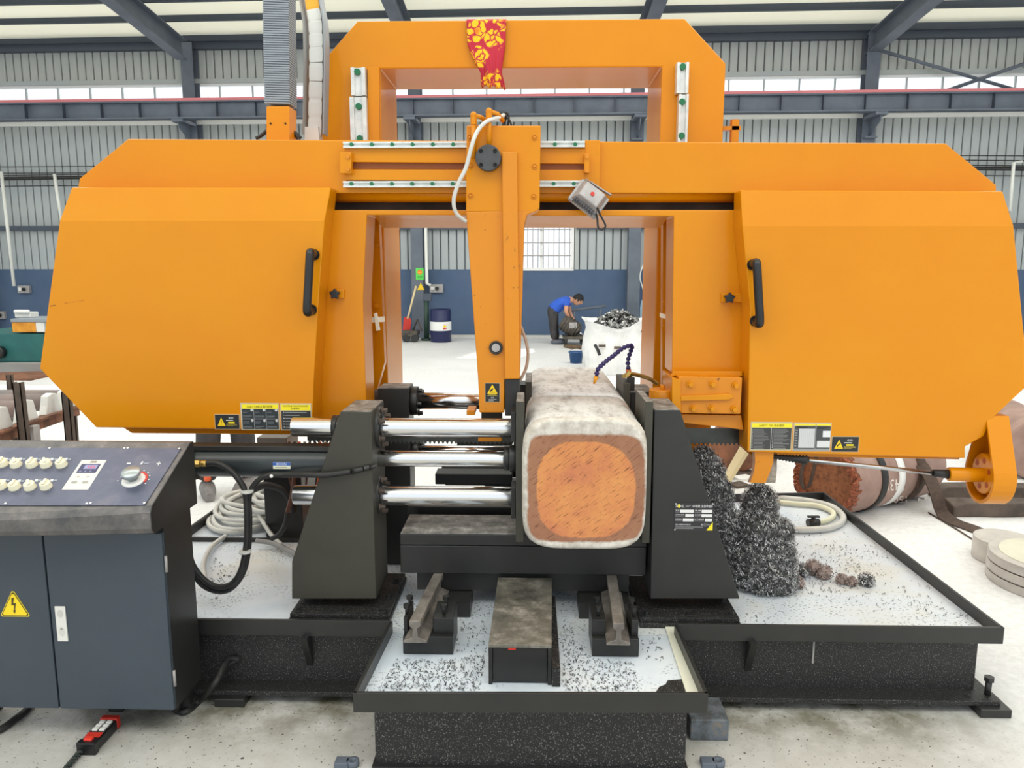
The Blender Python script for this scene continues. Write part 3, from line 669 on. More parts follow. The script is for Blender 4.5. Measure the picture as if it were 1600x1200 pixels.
def hand(wrist, d, up, side, s=1.0):
    """returns finger chains from a wrist point; d finger direction, up back of the hand, side thumb side"""
    wrist = V(wrist); d = V(d).normalized(); side = V(side); side = (side-d*side.dot(d)).normalized(); up = d.cross(side).normalized()
    if up.z < 0: up = -up
    ch = [[(wrist, .026*s), (wrist+d*.05*s, (.034*s, .018*s)), (wrist+d*.085*s, (.036*s, .015*s))]]
    base = wrist+d*.085*s
    for i, ln in enumerate((.068, .078, .072, .056)):
        b_ = base+side*(.028-.019*i)*s
        ch.append([(base, (.036*s, .015*s)), (b_+d*.012*s, .0095*s), (b_+d*ln*.5*s+d*.01*s-up*.006*s, .009*s), (b_+d*ln*.85*s-up*.028*s, .0075*s)])
    tb = wrist+d*.03*s
    ch.append([(wrist, .026*s), (tb+side*.034*s, .012*s), (tb+side*.05*s+d*.03*s-up*.012*s, .01*s), (tb+side*.05*s+d*.055*s-up*.024*s, .008*s)])
    return ch
def head(parent, c, fwd, up, name_skin='head', r=.1, hair=True, bodymat=None):
    c = V(c); f = V(fwd).normalized(); u = V(up); u = (u-f*u.dot(f)).normalized(); s_ = f.cross(u)
    mb = MB(); mb.sph((0, 0, 0), r, (.78, .95, 1.12), 18, 12)
    for v_ in mb.v:
        if v_.z < 0: v_.x *= 1-.28*min(1, -v_.z/r); v_.y = v_.y*.9-.006*0
    mb.sph((0, -r*.93, -.005), r*.16, (.8, 1.2, 1.5), 8, 6)
    for sx in (-1, 1): mb.sph((sx*r*.78, .01, -.01), r*.2, (.4, .8, 1.3), 8, 6)
    base_n = len(mb.v); mb.m = 1
    for sx in (-1, 1): mb.sph((sx*r*.3, -r*.84, r*.1), r*.09, (1.3, .6, .7), 6, 4)
    mb.m = 2; mb.sph((0, -r*.80, -r*.52), r*.17, (1.3, .45, .35), 8, 4)
    R3 = Matrix((s_, -f, u)).transposed()
    mb.v = [c+R3 @ v_ for v_ in mb.v]; mb.build('head', [M['skin'], M['hair'], mat('lip', C(170, 100, 90))], parent)
    mb = MB(); mb.sph((0, 0, 0), r*1.07, (.8, .98, 1.12), 18, 12)
    keep = [i for i, f_ in enumerate(mb.f) if not all((mb.v[j].y < -r*.35 and mb.v[j].z < r*.55) or mb.v[j].z < -r*.25 for j in f_)]
    mb.f = [mb.f[i] for i in keep]; mb.mi = [0]*len(keep); mb.sm = [True]*len(keep)
    mb.v = [c+R3 @ v_+u*.006-f*.004 for v_ in mb.v]; mb.build('hair', M['hair'], parent)
# worker bent over the motor
wy = at_floor(868, 537).y; s0 = V((P(868, 536, wy).x, wy, 0))
pers = thing('person', s0, 'person in a blue shirt and dark trousers bending over a motor', 'person')
Q = lambda x, y, d=0: P(x, y, wy+d)
hipN, hipF = Q(864, 488, -.08), Q(865, 488, .08); pel = Q(863.5, 481.5); che = Q(881, 470); nk = Q(893, 468.5)
body = [[(pel, (.10, .09)), (Q(872, 475), (.10, .09)), (che, (.13, .11)), (Q(888, 468.5), (.1, .09)), (nk, .055), (Q(897, 468), .05)]]
handsd = V((.55, 0, -.8))
for sh, el, wr, sd_ in ((Q(885.5, 472, -.17), Q(884, 487, -.22), Q(891, 499.5, -.12), -1), (Q(888, 471, .17), Q(890, 486, .2), Q(895, 498.5, .1), 1)):
    body.append([(che, (.15, .12)), (sh, .06), (el, .042), (wr, .028)]); body += hand(wr, handsd, (0, 0, 1), (0, -sd_, .3))
for h, k_, a_ in ((hipN, Q(864, 510, -.1), Q(866, 532, -.1)), (hipF, Q(867, 510, .1), Q(870, 532, .1))):
    body.append([(pel, (.11, .10)), (h, .07), (k_, .06), (a_, .045)])
skin_mesh('body', body, M['skin'], pers)
sh_ = [[(Q(864.5, 488), (.15, .14)), (Q(865.5, 483), (.165, .15)), (Q(872, 476), (.165, .145)), (che, (.165, .135)), (Q(889, 469), (.1, .1))]]
for sh, el in ((Q(885.5, 472, -.17), Q(884.7, 481, -.2)), (Q(888, 471, .17), Q(889, 480, .19))): sh_.append([(che, (.165, .135)), (sh, .082), (el, .07)])
skin_mesh('shirt', sh_, M['blue_shirt'], pers)
tr = [[(Q(865.5, 479), (.14, .125)), (Q(863, 482), (.15, .135)), (Q(863.5, 486), (.15, .14))]]
for h, k_, a_ in ((hipN, Q(864, 510, -.1), Q(866, 532, -.1)), (hipF, Q(867, 510, .1), Q(870, 532, .1))): tr.append([(Q(863.5, 486), (.15, .14)), (h, .115), (k_, .085), (a_, .07)])
skin_mesh('trousers', tr, M['trousers'], pers)
for a_ in (Q(867, 532, -.1), Q(871, 532, .1)):
    mb = MB(); mb.sph(V((a_.x+.05, a_.y, .045)), .09, (1.6, .55, .6), 12, 8)
    for v_ in mb.v: v_.z = max(v_.z, .004)
    mb.build('shoe', M['shoe'], pers)
head(pers, Q(903, 468.5), (.75, -.15, -.62), (.62, 0, .75), r=.105)
# person standing behind the left wheel cover: legs show under it
s0 = at_floor(350, 772); py_ = s0.y
p2 = thing('person', s0, 'person in dark trousers standing behind the left wheel cover, only legs and shoes showing', 'person')
bx = s0.x; T = lambda x, y, z: V((bx+x, py_+y, z))
ftN, ftF = T(-.10, -.04, .09), T(.13, .10, .09)
hips = ((T(-.09, .05, .86), T(-.08, .0, .48), ftN), (T(.1, .08, .86), T(.12, .08, .48), ftF))
body = [[(T(0, .06, .92), (.15, .11)), (T(0, .06, 1.1), (.14, .1)), (T(0, .05, 1.32), (.17, .11)), (T(0, .05, 1.42), (.09, .08)), (T(0, .04, 1.5), .055), (T(0, .02, 1.56), .05)]]
for sx in (-1, 1):
    wr = T(sx*.24, -.08, .86); body.append([(T(0, .05, 1.32), (.17, .11)), (T(sx*.19, .05, 1.38), .06), (T(sx*.25, .06, 1.1), .045), (wr, .03)]); body += hand(wr, (0, -.1, -1), (0, -1, 0), (0, -1, 0))
for h, k_, a_ in hips: body.append([(T(0, .06, .92), (.15, .11)), (h, .09), (k_, .065), (a_, .045)])
skin_mesh('body', body, M['skin'], p2)
tr = [[(T(0, .06, .96), (.165, .125)), (T(0, .06, .9), (.165, .125))]]
for h, k_, a_ in hips: tr.append([(T(0, .06, .9), (.165, .125)), (h, .11), (k_, .092), (a_+V((0, 0, .0)), .085)])
skin_mesh('trousers', tr, M['trousers'], p2)
sh_ = [[(T(0, .06, .93), (.17, .13)), (T(0, .06, 1.1), (.165, .125)), (T(0, .05, 1.32), (.185, .125)), (T(0, .05, 1.43), (.1, .09))]]
for sx in (-1, 1): sh_.append([(T(0, .05, 1.32), (.185, .125)), (T(sx*.19, .05, 1.38), .075), (T(sx*.235, .06, 1.18), .065)])
skin_mesh('shirt', sh_, M['grey_dark'], p2)
for i, a_ in enumerate((ftN, ftF)):
    mb = MB(); d = V((.45, -.85, 0)).normalized() if i == 0 else V((-.1, -1, 0)).normalized(); pp = [a_+d*t_ for t_ in (-.07, 0, .09, .17)]
    mb.tube([V((q.x, q.y, z)) for q, z in zip(pp, (.055, .06, .045, .03))], [.045, .055, .052, .034], 12)
    for v_ in mb.v: v_.z = max(v_.z, .003)
    mb.m = 1; q = pp[2]+V((0, 0, .06)); mb.sph(q, .03, (.9, .9, .9), 8, 5)
    mb.build('shoe', [M['camo'], mat('orange_fabric', C(226, 96, 50))], p2)
head(p2, T(0, 0, 1.64), (0.2, -1, 0), (0, 0, 1), r=.105)
# ------------------------------------------------------------ left: workbench machine, roller rack, plate
yy = at_floor(20, 582).y
x0, x1 = P(-60, 540, yy).x, P(92, 540, yy).x
wbm = thing('green_machine', V(((x0+x1)/2, yy+.5, 0)), 'green machine bed with an orange panel at the far left', 'machine')
z1 = P(30, 521, yy).z; zp = P(20, 566, yy).z
mb = MB(); mb.box(x0, x1, yy, yy+1.1, zp, z1); mb.build('bed', M['green_machine'], wbm, bevel=.02)
mb = MB(); mb.box(x0-.05, x1+.05, yy-.05, yy+1.15, 0, zp); mb.build('plinth', M['hose_grey'], wbm, bevel=.01)
zo0, zo1 = P(30, 519, yy).z, P(30, 503, yy).z
mb = MB(); mb.box(P(20, 510, yy).x, P(57, 510, yy).x, yy-.02, yy+.5, zo0, zo1); mb.build('front_panel', mat('dirty_orange_panel', C(200, 128, 30), C(230, 160, 50), rough=.6, scale=9), wbm, bevel=.01)
mb = MB(); mb.box(P(57, 510, yy).x, P(70, 510, yy).x, yy-.02, yy+.5, zo0, zo1); mb.build('front_panel', M['chain_white'], wbm, bevel=.01)
mb = MB(); mb.box(P(19, 500, yy).x, P(92, 500, yy).x, yy-.04, yy+.6, zo1, P(30, 498, yy).z); mb.build('table_top', M['chain_grey'], wbm, bevel=.005)
mb = MB(); q = P(35, 492, yy+.2); mb.box(q.x-.12, q.x+.12, q.y, q.y+.2, P(30, 498, yy).z, q.z+.04); mb.cyl(V((q.x-.1, q.y-.02, q.z+.05)), V((q.x+.12, q.y-.02, q.z+.05)), .03, n=10); mb.build('clamp_head', M['chain_white'], wbm, bevel=.01)
mb = MB(); q = P(2, 550, yy); mb.cyl(q, q-V((0, .12, 0)), .09, n=16); mb.build('hand_wheel', M['dark_plastic'], wbm)
mb = MB(); a = [PZ(x, y, .0) for x, y in ((-40, 594), (48, 595), (80, 588), (62, 583), (-40, 586))]; mb.ext(a, (0, 0, .03))
tag(mb.build('steel_plate', M['rust']), 'flat rusty steel plate on the floor at the far left', 'plate')
# rack
rk0 = PZ(60, 715, 0)
rk = thing('roller_rack', V((-2.75, 4.5, 0)), 'rusty roller rack with upright steel posts left of the console', 'roller rack')
ra, rb = P(-20, 689, 3.9), P(122, 641, 5.1)
mb = MB(); dv = (rb-ra).normalized(); mb.ribbon([ra, rb], (0, 0, 1), .07, .02); mb.ribbon([ra+V((0, 0, .03)), rb+V((0, 0, .03))], dv.cross(V((0, 0, 1))), .07, .012); mb.build('side_rail', M['rust'], rk)
for i, (f_, ln) in enumerate(((.12, 1.2), (.38, 1.3), (.66, 1.4), (.86, 1.1))):
    c = ra.lerp(rb, f_)+V((-.05, .03, .10)); mb = MB(); mb.cyl(c, c-V((ln, 0, 0)), .055, n=16); mb.build('roller', mat('grey_roller_steel', C(120, 114, 112), C(150, 130, 124), rough=.5, scale=5), rk)
    mb = MB(); pr = [(-.09, -.07), (.09, -.07), (.065, -.01), (.05, .05), (0, .062), (-.05, .05), (-.065, -.01)]; mb.ext([c+V((.0, y_, z_)) for y_, z_ in pr], (.05, 0, 0)); mb.build('bearing_saddle', M['chain_white'], rk, bevel=.008)
def post(x0, y0, x1, y1, Y, w_=.05):
    a, b = P(x0, y0, Y), P(x1, y1, Y); b = b+(b-a)*((b.z)/(a.z-b.z)) if b.z > 0 else b
    mb = MB(); e = V((w_/2, 0, 0)); g_ = V((0, w_*.7, 0))
    mb.loft([a-e, a+e, a+e+g_*.15, a-e+g_*.15], [b-e, b+e, b+e+g_*.15, b-e+g_*.15]); mb.loft([a-e, a-e*.7, a-e*.7+g_, a-e+g_], [b-e, b-e*.7, b-e*.7+g_, b-e+g_]); mb.loft([a+e*.7, a+e, a+e+g_, a+e*.7+g_], [b+e*.7, b+e, b+e+g_, b+e*.7+g_]); mb.build('post', M['dark_rust'], rk)
post(25, 598, 36, 690, 4.15, .048); post(101, 612, 108, 690, 4.7, .05); post(114, 650, 117, 690, 4.75, .03); post(13, 586, 17, 632, 5.0, .035)
mb = MB(); q0, q1 = P(40, 685, 4.3), P(52, 672, 4.3); mb.box(q0.x, q1.x, 4.3, 4.36, 0, q1.z+.02); mb.build('foot_plate', M['cast_grey'], rk)
# ============================================================ THE SAW
# ---------------- portal frame behind the head
GY0, GY1 = 3.56, 3.98
DZ = .2635      # deck height of the big tray
xl0 = P(498, 105, GY0).x; xl1 = P(594, 120, GY0).x; xr0 = P(1034, 120, GY0).x; xr1 = P(1134, 105, GY0).x
zt = P(800, 31, GY0).z; zch = P(498, 103, GY0).z; zin = P(800, 106, GY0).z
xc0 = P(558, 33, GY0).x; xc1 = P(1070, 28, GY0).x
portal = thing('portal_frame', V(((xl0+xr1)/2, (GY0+GY1)/2, DZ)), 'tall orange portal frame with cut top corners standing behind the saw head', 'machine frame')
o_ = [(xl0, DZ), (xl0, zch), (xc0, zt), (xc1, zt), (xr1, zch), (xr1, DZ), (xr0, DZ), (xr0, zin), (xl1, zin), (xl1, DZ)]
mb = MB(); mb.ext([V((x_, GY0, z_)) for x_, z_ in o_], (0, GY1-GY0, 0)); mb.build('frame', M['orange'], portal, bevel=.006)
for (xa, xb) in ((xl0-.05, xl1+.05), (xr0-.05, xr1+.05)):
    mb = MB(); mb.box(xa, xb, GY0-.08, GY1+.05, DZ, DZ+.03); mb.build('foot_flange', M['orange'], portal, bevel=.004)
    mb = MB(); mb.box(xa+.12, xb-.12, GY0-.05, GY0, DZ+.03, .9); mb.build('guide_pad', M['orange'], portal)
def guide(parent, x0, y0, x1, y1, Y, th, caps, horiz, plug_r=.011, name='guide_rail'):
    mb = MB(); a, b = P(x0, y1, Y), P(x1, y0, Y); dz = (b.z-a.z); dx = b.x-a.x
    if horiz: pr = [(0, 0), (th, 0), (th, dz*.3), (th*.75, dz*.42), (th*.75, dz*.58), (th, dz*.7), (th, dz), (0, dz)]; mb.ext([V((a.x, Y+th-y_, a.z+z_)) for y_, z_ in pr], (dx, 0, 0))
    else: pr = [(0, 0), (0, th), (dx*.25, th), (dx*.25, th*.8), (dx*.75, th*.8), (dx*.75, th), (dx, th), (dx, 0)]; mb.ext([V((a.x+x_, Y+th-y_, a.z)) for x_, y_ in pr], (0, 0, dz))
    o = mb.build(name, M['rail_steel'], parent)
    for px, py in caps:
        mb = MB(); q = P(px, py, Y); mb.cyl(V((q.x, Y+th*.3, q.z)), V((q.x, Y-.001, q.z)), plug_r, n=14); mb.build('plug', M['green_cap'], o)
    return o
mb = MB(); mb.prism([(574, 104), (592, 104), (594, 300), (576, 300)], GY0-.02, GY0); mb.build('guide_pad', M['orange'], portal, bevel=.003)
guide(portal, 549, 105, 570, 149, GY0-.05, .05, [(558, 112)], False, .014)
guide(portal, 550.5, 151, 572, 300, GY0-.05, .05, [(560, 166), (562, 216), (563, 268)], False, .014)
guide(portal, 1057, 97, 1077, 145, GY0-.05, .05, [(1067, 104)], False, .014)
guide(portal, 1056.5, 147, 1076.5, 300, GY0-.05, .05, [(1066, 159), (1065, 212), (1065, 266)], False, .014)
# small orange lubricator bracket right of the portal
mb = MB(); a = P(1134, 197, GY0+.1); b = P(1158, 203, GY0+.1)
mb.box(a.x-.01, b.x, a.y, a.y+.04, b.z, a.z); q = P(1147, 220, GY0+.1); mb.box(q.x-.012, q.x+.02, a.y, a.y+.04, q.z-.1, a.z+.03); mb.build('side_bracket', M['orange'], portal)

# ---------------- saw head
HC, HB, HR = 2.96, 3.09, 3.40
head_ = thing('band_saw', V((0, 3.2, .86)), 'wide orange band saw head with two faceted wheel covers', 'saw head')
mb = MB(); mb.prism([(200, 217), (1478, 224), (1557, 289), (1557, 302), (120, 302), (124, 279)], HB, HR); mb.build('upper_beam', M['orange'], head_, bevel=.004)
# round tube and a plate coloured dark for the shade under the beam
mb = MB(); a, b = P(505, 302, HB+.06), P(1170, 302, HB+.06); mb.cyl(a, b, .036, n=24); mb.build('cross_tube', M['orange'], head_)
mb = MB(); mb.prism([(505, 296), (1170, 296), (1170, 333), (505, 333)], HB+.13, HB+.25); mb.build('recess_shade_plate', M['dark_rust'], head_)
# lower arch: lofted so that the soffit drops towards the back
fr = [(498, 655), (498, 328), (1165, 328), (1165, 583), (1050, 583), (1053, 338), (573, 336), (567, 470), (573, 655)]
A = PP(fr, HB)
mb = MB(); zs = P(800, 349, HB+.17).z; xL = P(590, 352, HB+.17).x; xR = P(1041, 352, HB+.17).x
Bk = [q+V((0, .17, 0)) for q in A]
# legs and lintel as one closed ring
mb.loft(A, Bk); mb.build('lower_arch', M['orange'], head_, bevel=.004)
mb = MB(); a = P(573, 336, HB); b = P(1053, 338, HB); a.y = b.y = HB+.165; mb.loft([a, b, V((b.x, b.y, b.z+.06)), V((a.x, a.y, a.z+.06))], [V((a.x+.0, HR, P(590, 356, HR).z)), V((b.x, HR, P(1041, 356, HR).z)), V((b.x, HR, b.z+.06)), V((a.x, HR, a.z+.06))]); mb.build('lintel_soffit', M['orange'], head_)
# inner carriage plates seen through the arch
for i, pix in enumerate(([(560, 340), (592, 340), (601, 566), (575, 660), (545, 660)], [(1036, 345), (1070, 345), (1075, 660), (1034, 660)])):
    mb = MB(); mb.prism(pix, HR+.03, HR+.08); mb.build('carriage_plate', M['orange'], head_)
for px, py in ((587, 384), (589, 478), (590, 512), (1038, 474), (1037, 512)):
    mb = MB(); q = P(px, py, HR+.03); mb.cyl(q, q-V((0, .02, 0)), .012, n=10); mb.build('plate_bolt', M['orange'], head_)
mb = MB(); a, b = P(580, 502, HR-.09), P(600, 497, HR-.09); mb.loft([P(579, 496, HR-.09), P(600, 495, HR-.09), P(600, 503, HR-.09), P(579, 504, HR-.09)], [q+V((0, .02, 0)) for q in (P(579, 496, HR-.09), P(600, 495, HR-.09), P(600, 503, HR-.09), P(579, 504, HR-.09))]); mb.build('cross_rib', M['cream'], head_)
mb = MB(); mb.ext([P(584, 490, HR-.1), P(588, 489, HR-.1), P(593, 516, HR-.1), P(588, 517, HR-.1)], (0, .02, 0)); mb.build('cross_rib', M['cream'], head_)
mb = MB(); mb.ext([P(1032, 489, HR-.1), P(1042, 492, HR-.1), P(1042, 499, HR-.1), P(1032, 496, HR-.1)], (0, .02, 0)); mb.build('cross_rib', M['cream'], head_)
# right leg bottom lip
mb = MB(); mb.loft(PP([(1047, 588), (1052, 580), (1160, 580), (1160, 588)], HB-.06), PP([(1047, 588), (1052, 580), (1160, 580), (1160, 588)], HB+.12)); mb.build('bottom_lip', M['orange'], head_, bevel=.003)
# housings behind the covers
mb = MB(); mb.prism([(128, 300), (512, 300), (505, 400), (499, 500), (494, 676), (460, 679), (206, 677), (170, 655), (85, 574), (110, 350)], HB+.002, HR); mb.build('wheel_housing', M['orange'], head_, bevel=.004)
mb = MB(); mb.prism([(1163, 302), (1552, 303), (1568, 360), (1590, 575), (1590, 600), (1540, 655), (1528, 680), (1500, 702), (1500, 718), (1375, 716), (1172, 712), (1168, 480)], HB+.002, HR); mb.build('wheel_housing', M['orange'], head_, bevel=.004)
# wheel covers
def cover(main, top, name='wheel_cover'):
    mb = MB(); a = PP(main, HC); n = len(a)
    t0, t1 = [P(x, y, HC+.035) for x, y in top]     # leaning top strip (left, right)
    back = lambda q: V((q.x, HB, q.z))
    fr_ = a; k0, k1 = a[0], a[1]                     # first two points: crease left, crease right
    vs = list(a)+[t0, t1]+[back(q) for q in a]+[back(t0), back(t1)]
    T0, T1 = n, n+1; o = n+2
    fs = [list(range(n)), [0, 1, T1, T0], [T0, T1, o+T1, o+T0], [0, T0, o+T0, o+0], [T1, 1, o+1, o+T1]]
    fs += [[i, (i+1) % n, o+(i+1) % n, o+i] for i in range(1, n)]
    fs += [[o+i for i in range(n)], [o+0, o+1, o+T1, o+T0]]
    mb.add(vs, fs); return mb.build(name, M['orange'], head_, bevel=.004)
cvL = cover([(93, 345), (507, 345), (497, 480), (490, 600), (488, 672), (150, 668), (62, 576)], ((112, 293), (517, 293)))
cvR = cover([(1160, 353), (1584, 353), (1601, 530), (1605, 603), (1549, 656), (1537, 682), (1508, 698), (1508, 716), (1168, 706), (1172, 480)], ((1157, 297), (1567, 299)))
tag(cvL, 'left wheel cover with three stickers along its bottom edge'); tag(cvR, 'right wheel cover with three stickers along its bottom left')
def handle(x0, y0, x1, y1, side, par):
    a, b = P(x0, y0, HC-.06), P(x1, y1, HC-.06); fa = V((a.x+side*.018, HC, a.z-.004)); fb = V((b.x+side*.018, HC, b.z+.004))
    mb = MB(); mb.tube(catmull([fa, fa.lerp(a, .55)+V((0, -.012, .006)), a+V((0, 0, -.012)), a.lerp(b, .5), b+V((0, 0, .012)), fb.lerp(b, .55)+V((0, -.012, -.006)), fb], 6), .0165, 12)
    mb.cyl(fa, fa+V((0, -.008, 0)), .021, n=12); mb.cyl(fb, fb+V((0, -.008, 0)), .021, n=12); mb.build('handle', M['dark_plastic'], par)
handle(484, 396, 480, 487, .03, cvL); handle(1183, 412, 1187, 505, -.03, cvR)
# latches
for px, py, d in ((527, 459, -1), (1136, 465, 1)):
    q = P(px, py, HB); mb = MB(); mb.box(q.x-.02 if d < 0 else q.x-.025, q.x+.03 if d < 0 else q.x+.06, HB-.015, HB, q.z-.018, q.z+.018); lt = mb.build('latch_plate', M['orange'], head_, bevel=.002)
    mb = MB(); c = q+V((0, -.03, 0)); mb.cyl(q, c, .012, n=8); pts = [c+V((math.cos(math.pi*i/5+.3)*(.024 if i % 2 == 0 else .015), 0, math.sin(math.pi*i/5+.3)*(.024 if i % 2 == 0 else .015))) for i in range(10)]; mb.ext(pts, (0, -.018, 0)); mb.build('star_knob', M['dark_plastic'], lt, bevel=.003)
# guide pads and rails on the beam
RY = HB-.022
for nm, pix in (('guide_pad', [(536, 232), (937, 232), (937, 256), (536, 253)]), ('guide_pad', [(538, 265), (936, 265), (936, 283), (538, 281)]), ('end_pad', [(914, 219), (938, 219), (937, 298), (914, 298)])):
    mb = MB(); mb.prism(pix, RY-(.002 if nm == 'end_pad' else 0), HB); mb.build(nm, M['orange'], head_, bevel=.002)
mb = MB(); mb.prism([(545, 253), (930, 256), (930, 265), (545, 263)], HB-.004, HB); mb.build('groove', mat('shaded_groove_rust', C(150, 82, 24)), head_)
guide(head_, 536, 220, 914, 231, RY-.018, .03, [(549+31.8*i, 225.5) for i in range(12)], True, .0075)
guide(head_, 536, 282, 914, 292.5, RY-.018, .03, [(549+31.6*i, 287) for i in range(12)], True, .0075)
for pix, bolts in (([(531, 238), (549, 238), (549, 271), (531, 271)], [(544, 245), (544, 265)]), ([(913, 240), (921, 240), (921, 270), (913, 270)], [(917, 245), (917, 267)])):
    mb = MB(); mb.prism(pix, RY-.03, RY); st_ = mb.build('end_stop', M['orange'], head_, bevel=.002)
    for b in bolts: mb = MB(); q = P(b[0], b[1], RY-.03); mb.cyl(q, q-V((0, .006, 0)), .008, n=12); mb.build('bolt', M['orange_worn'], st_)
# band saw blade
BLY = 3.13
za, zb = P(700, 690, BLY).z, P(700, 667, BLY).z; xa, xb = P(480, 680, BLY).x, P(1185, 680, BLY).x
mb = MB(); pts = [V((xa, BLY, zb)), V((xa, BLY, za))]; nT = 104; st_ = (xb-xa)/nT
for i in range(nT):
    x_ = xa+st_*i; pts += [V((x_+st_*.25, BLY, za)), V((x_+st_*.62, BLY, za-.012)), V((x_+st_*.95, BLY, za))]
pts.append(V((xb, BLY, zb))); mb.ext(pts, (0, .0024, 0)); bl = mb.build('saw_blade', mat('blade_steel', C(84, 88, 86), C(60, 62, 60), rough=.35, metal=.4, scale=8), head_)
# stickers
GL = (206, 196, 170)
def danger(px, glyph, par):
    s = pixsign(*px, HC).base((198, 178, 140)); s.rect(.02, .03, .98, .97, (34, 36, 38), 1); warn_tri(s, .27, .5, .32, .56, 2, glyph)
    s.text('危险', .56, .68, .76, .82, (235, 235, 230), 2); s.lines(.46, .54, .92, .64, 1, (220, 220, 214), 2, .5); s.rect(.54, .4, .8, .5, (240, 214, 30), 2); s.lines(.46, .2, .92, .38, 3, (170, 150, 60), 2, .5)
    return s.build('danger_sticker', par)
danger((336.5, 647, 375.5, 670.5), '!', cvL); danger((1298, 681.5, 1341, 706), 'hand', cvR)
s = pixsign(377.5, 629.5, 437.5, 671.5, HC).base((196, 186, 160)); s.rect(.04, .79, .98, .95, (246, 226, 30), 1); s.rect(.04, .03, .98, .78, (40, 46, 50), 1)
s.text('DAILY CHECK 每日检查', .18, .82, .84, .92, (60, 40, 10), 2)
for i in range(3):
    for j in range(2):
        x0 = .04+.315*i; y0 = .03+.39*j; s.disc(x0+.26, y0+.32, .035, .05, (200, 200, 196), 2); s.lines(x0+.02, y0+.04, x0+.27, y0+.12, 2, (120, 124, 126), 2, .5, i+j); s.lines(x0+.02, y0+.2, x0+.2, y0+.3, 2, (100, 104, 108), 2, .5, i*3+j)
for x_ in (.345, .66): s.rect(x_, .03, x_+.012, .78, (150, 150, 150), 3)
s.rect(.04, .4, .98, .425, (150, 150, 150), 3); s.build('check_sticker', cvL)
s = pixsign(439.5, 630, 488, 672, HC).base((196, 186, 160)); s.rect(.03, .74, .97, .95, (246, 226, 30), 1); s.rect(.03, .03, .97, .72, (44, 44, 46), 1)
s.text('ROUTINE MAINTENANCE', .1, .87, .9, .93, (60, 40, 10), 2); s.text('日常保养', .36, .77, .62, .85, (60, 40, 10), 2)
for i in range(6): s.rect(.09, .66-.11*i, .13, .68-.11*i, (220, 220, 220), 2); s.lines(.16, .64-.11*i, .9, .69-.11*i, 1, (150, 150, 150), 2, .5, i)
s.build('maintenance_sticker', cvL)
s = pixsign(1171, 659, 1236, 703.5, HC).base((196, 186, 150)); s.rect(.03, .81, .98, .95, (246, 226, 30), 1); s.rect(.03, .04, .98, .79, (62, 62, 62), 1)
s.text('SAFETY TIPS 安全提示', .2, .84, .8, .92, (60, 40, 10), 2); s.rect(.49, .04, .505, .79, (170, 170, 168), 2)
for i in range(13):
    y_ = .72-.052*i; s.rect(.045, y_, .06, y_+.02, (210, 210, 210), 2); s.rect(.53, y_, .545, y_+.02, (210, 210, 210), 2)
s.lines(.08, .06, .47, .76, 14, (120, 120, 118), 2, .45, 4); s.lines(.56, .06, .96, .76, 14, (128, 128, 126), 2, .45, 9); s.build('safety_sticker', cvR)
s = pixsign(1237.5, 660, 1296.5, 705, HC).base((200, 180, 150)); s.rect(.03, .9, .98, .95, (246, 226, 30), 1); s.rect(.03, .1, .98, .88, (70, 72, 72), 1); s.rect(.03, .03, .98, .1, (150, 150, 150), 1)
s.rect(.15, .13, .57, .79, (206, 206, 206), 2)
for i in range(8): s.rect(.17+.05*i, .13, .175+.05*i, .79, (170, 170, 170), 3)
s.rect(.58, .1, .6, .95, (150, 150, 148), 3); s.rect(.78, .5, .98, .72, (222, 222, 222), 2); s.rect(.64, .14, .98, .37, (214, 214, 214), 2); s.lines(.05, .15, .13, .78, 7, (150, 150, 150), 2, .4); s.lines(.08, .81, .55, .87, 1, (30, 30, 30), 2, .6); s.lines(.62, .78, .94, .86, 2, (30, 30, 30), 2, .6); s.build('data_sticker', cvR)
# scratches on the left cover
s = Sign(P(78, 479, HC), P(134, 470, HC)-P(78, 479, HC), V((0, 0, .006)), (0, -1, 0), .0003); s.rect(0, 0, .16, .5, (120, 60, 16), 0); rnd = random.Random(2)
for i in range(9): a = .34+.07*i; s.rect(a, .1+rnd.uniform(0, .4), a+rnd.uniform(.02, .06), .5+rnd.uniform(0, .3), (170, 86, 20), 0)
s.build('scratch', cvL)
# lower right guide block with bolts and pressure cylinder
GBY = 2.98
mb = MB(); mb.prism([(1060, 588), (1160, 590), (1157, 647), (1064, 646)], GBY, HB+.1); gb = mb.build('guide_block', M['orange_worn'], head_, bevel=.003)
for px, py in ((1078, 600), (1113, 600), (1149, 602), (1083, 638), (1112, 638), (1147, 639)):
    mb = MB(); mb.hexbolt(P(px, py, GBY), .010, .022); mb.build('bolt', M['orange'], gb)
mb = MB(); mb.ext(PP([(1063, 618), (1140, 615), (1146, 620), (1138, 624), (1063, 626)], GBY), (0, -.012, 0)); mb.build('clamp_bar', M['orange'], gb, bevel=.002)
mb = MB(); mb.ext(PP([(1064, 647), (1158, 649), (1162, 672), (1135, 668), (1068, 661)], GBY+.03), (0, .12, 0)); mb.build('chip_apron', M['orange_worn'], gb, bevel=.002)
mb = MB(); mb.prism([(1050, 590), (1064, 594), (1064, 660), (1050, 650)], GBY-.01, HB+.1); mb.build('side_plate', M['orange'], gb, bevel=.002)
mb = MB(); a = P(1035, 608, 3.06); mb.cyl(V((a.x, 3.06, a.z)), V((a.x, 3.06, P(1035, 660, 3.06).z)), .053, n=24); mb.cyl(V((a.x, 3.06, a.z)), V((a.x, 3.06, a.z+.018)), .01, n=10); mb.build('pressure_cylinder', M['orange_worn'], gb, bevel=.002)
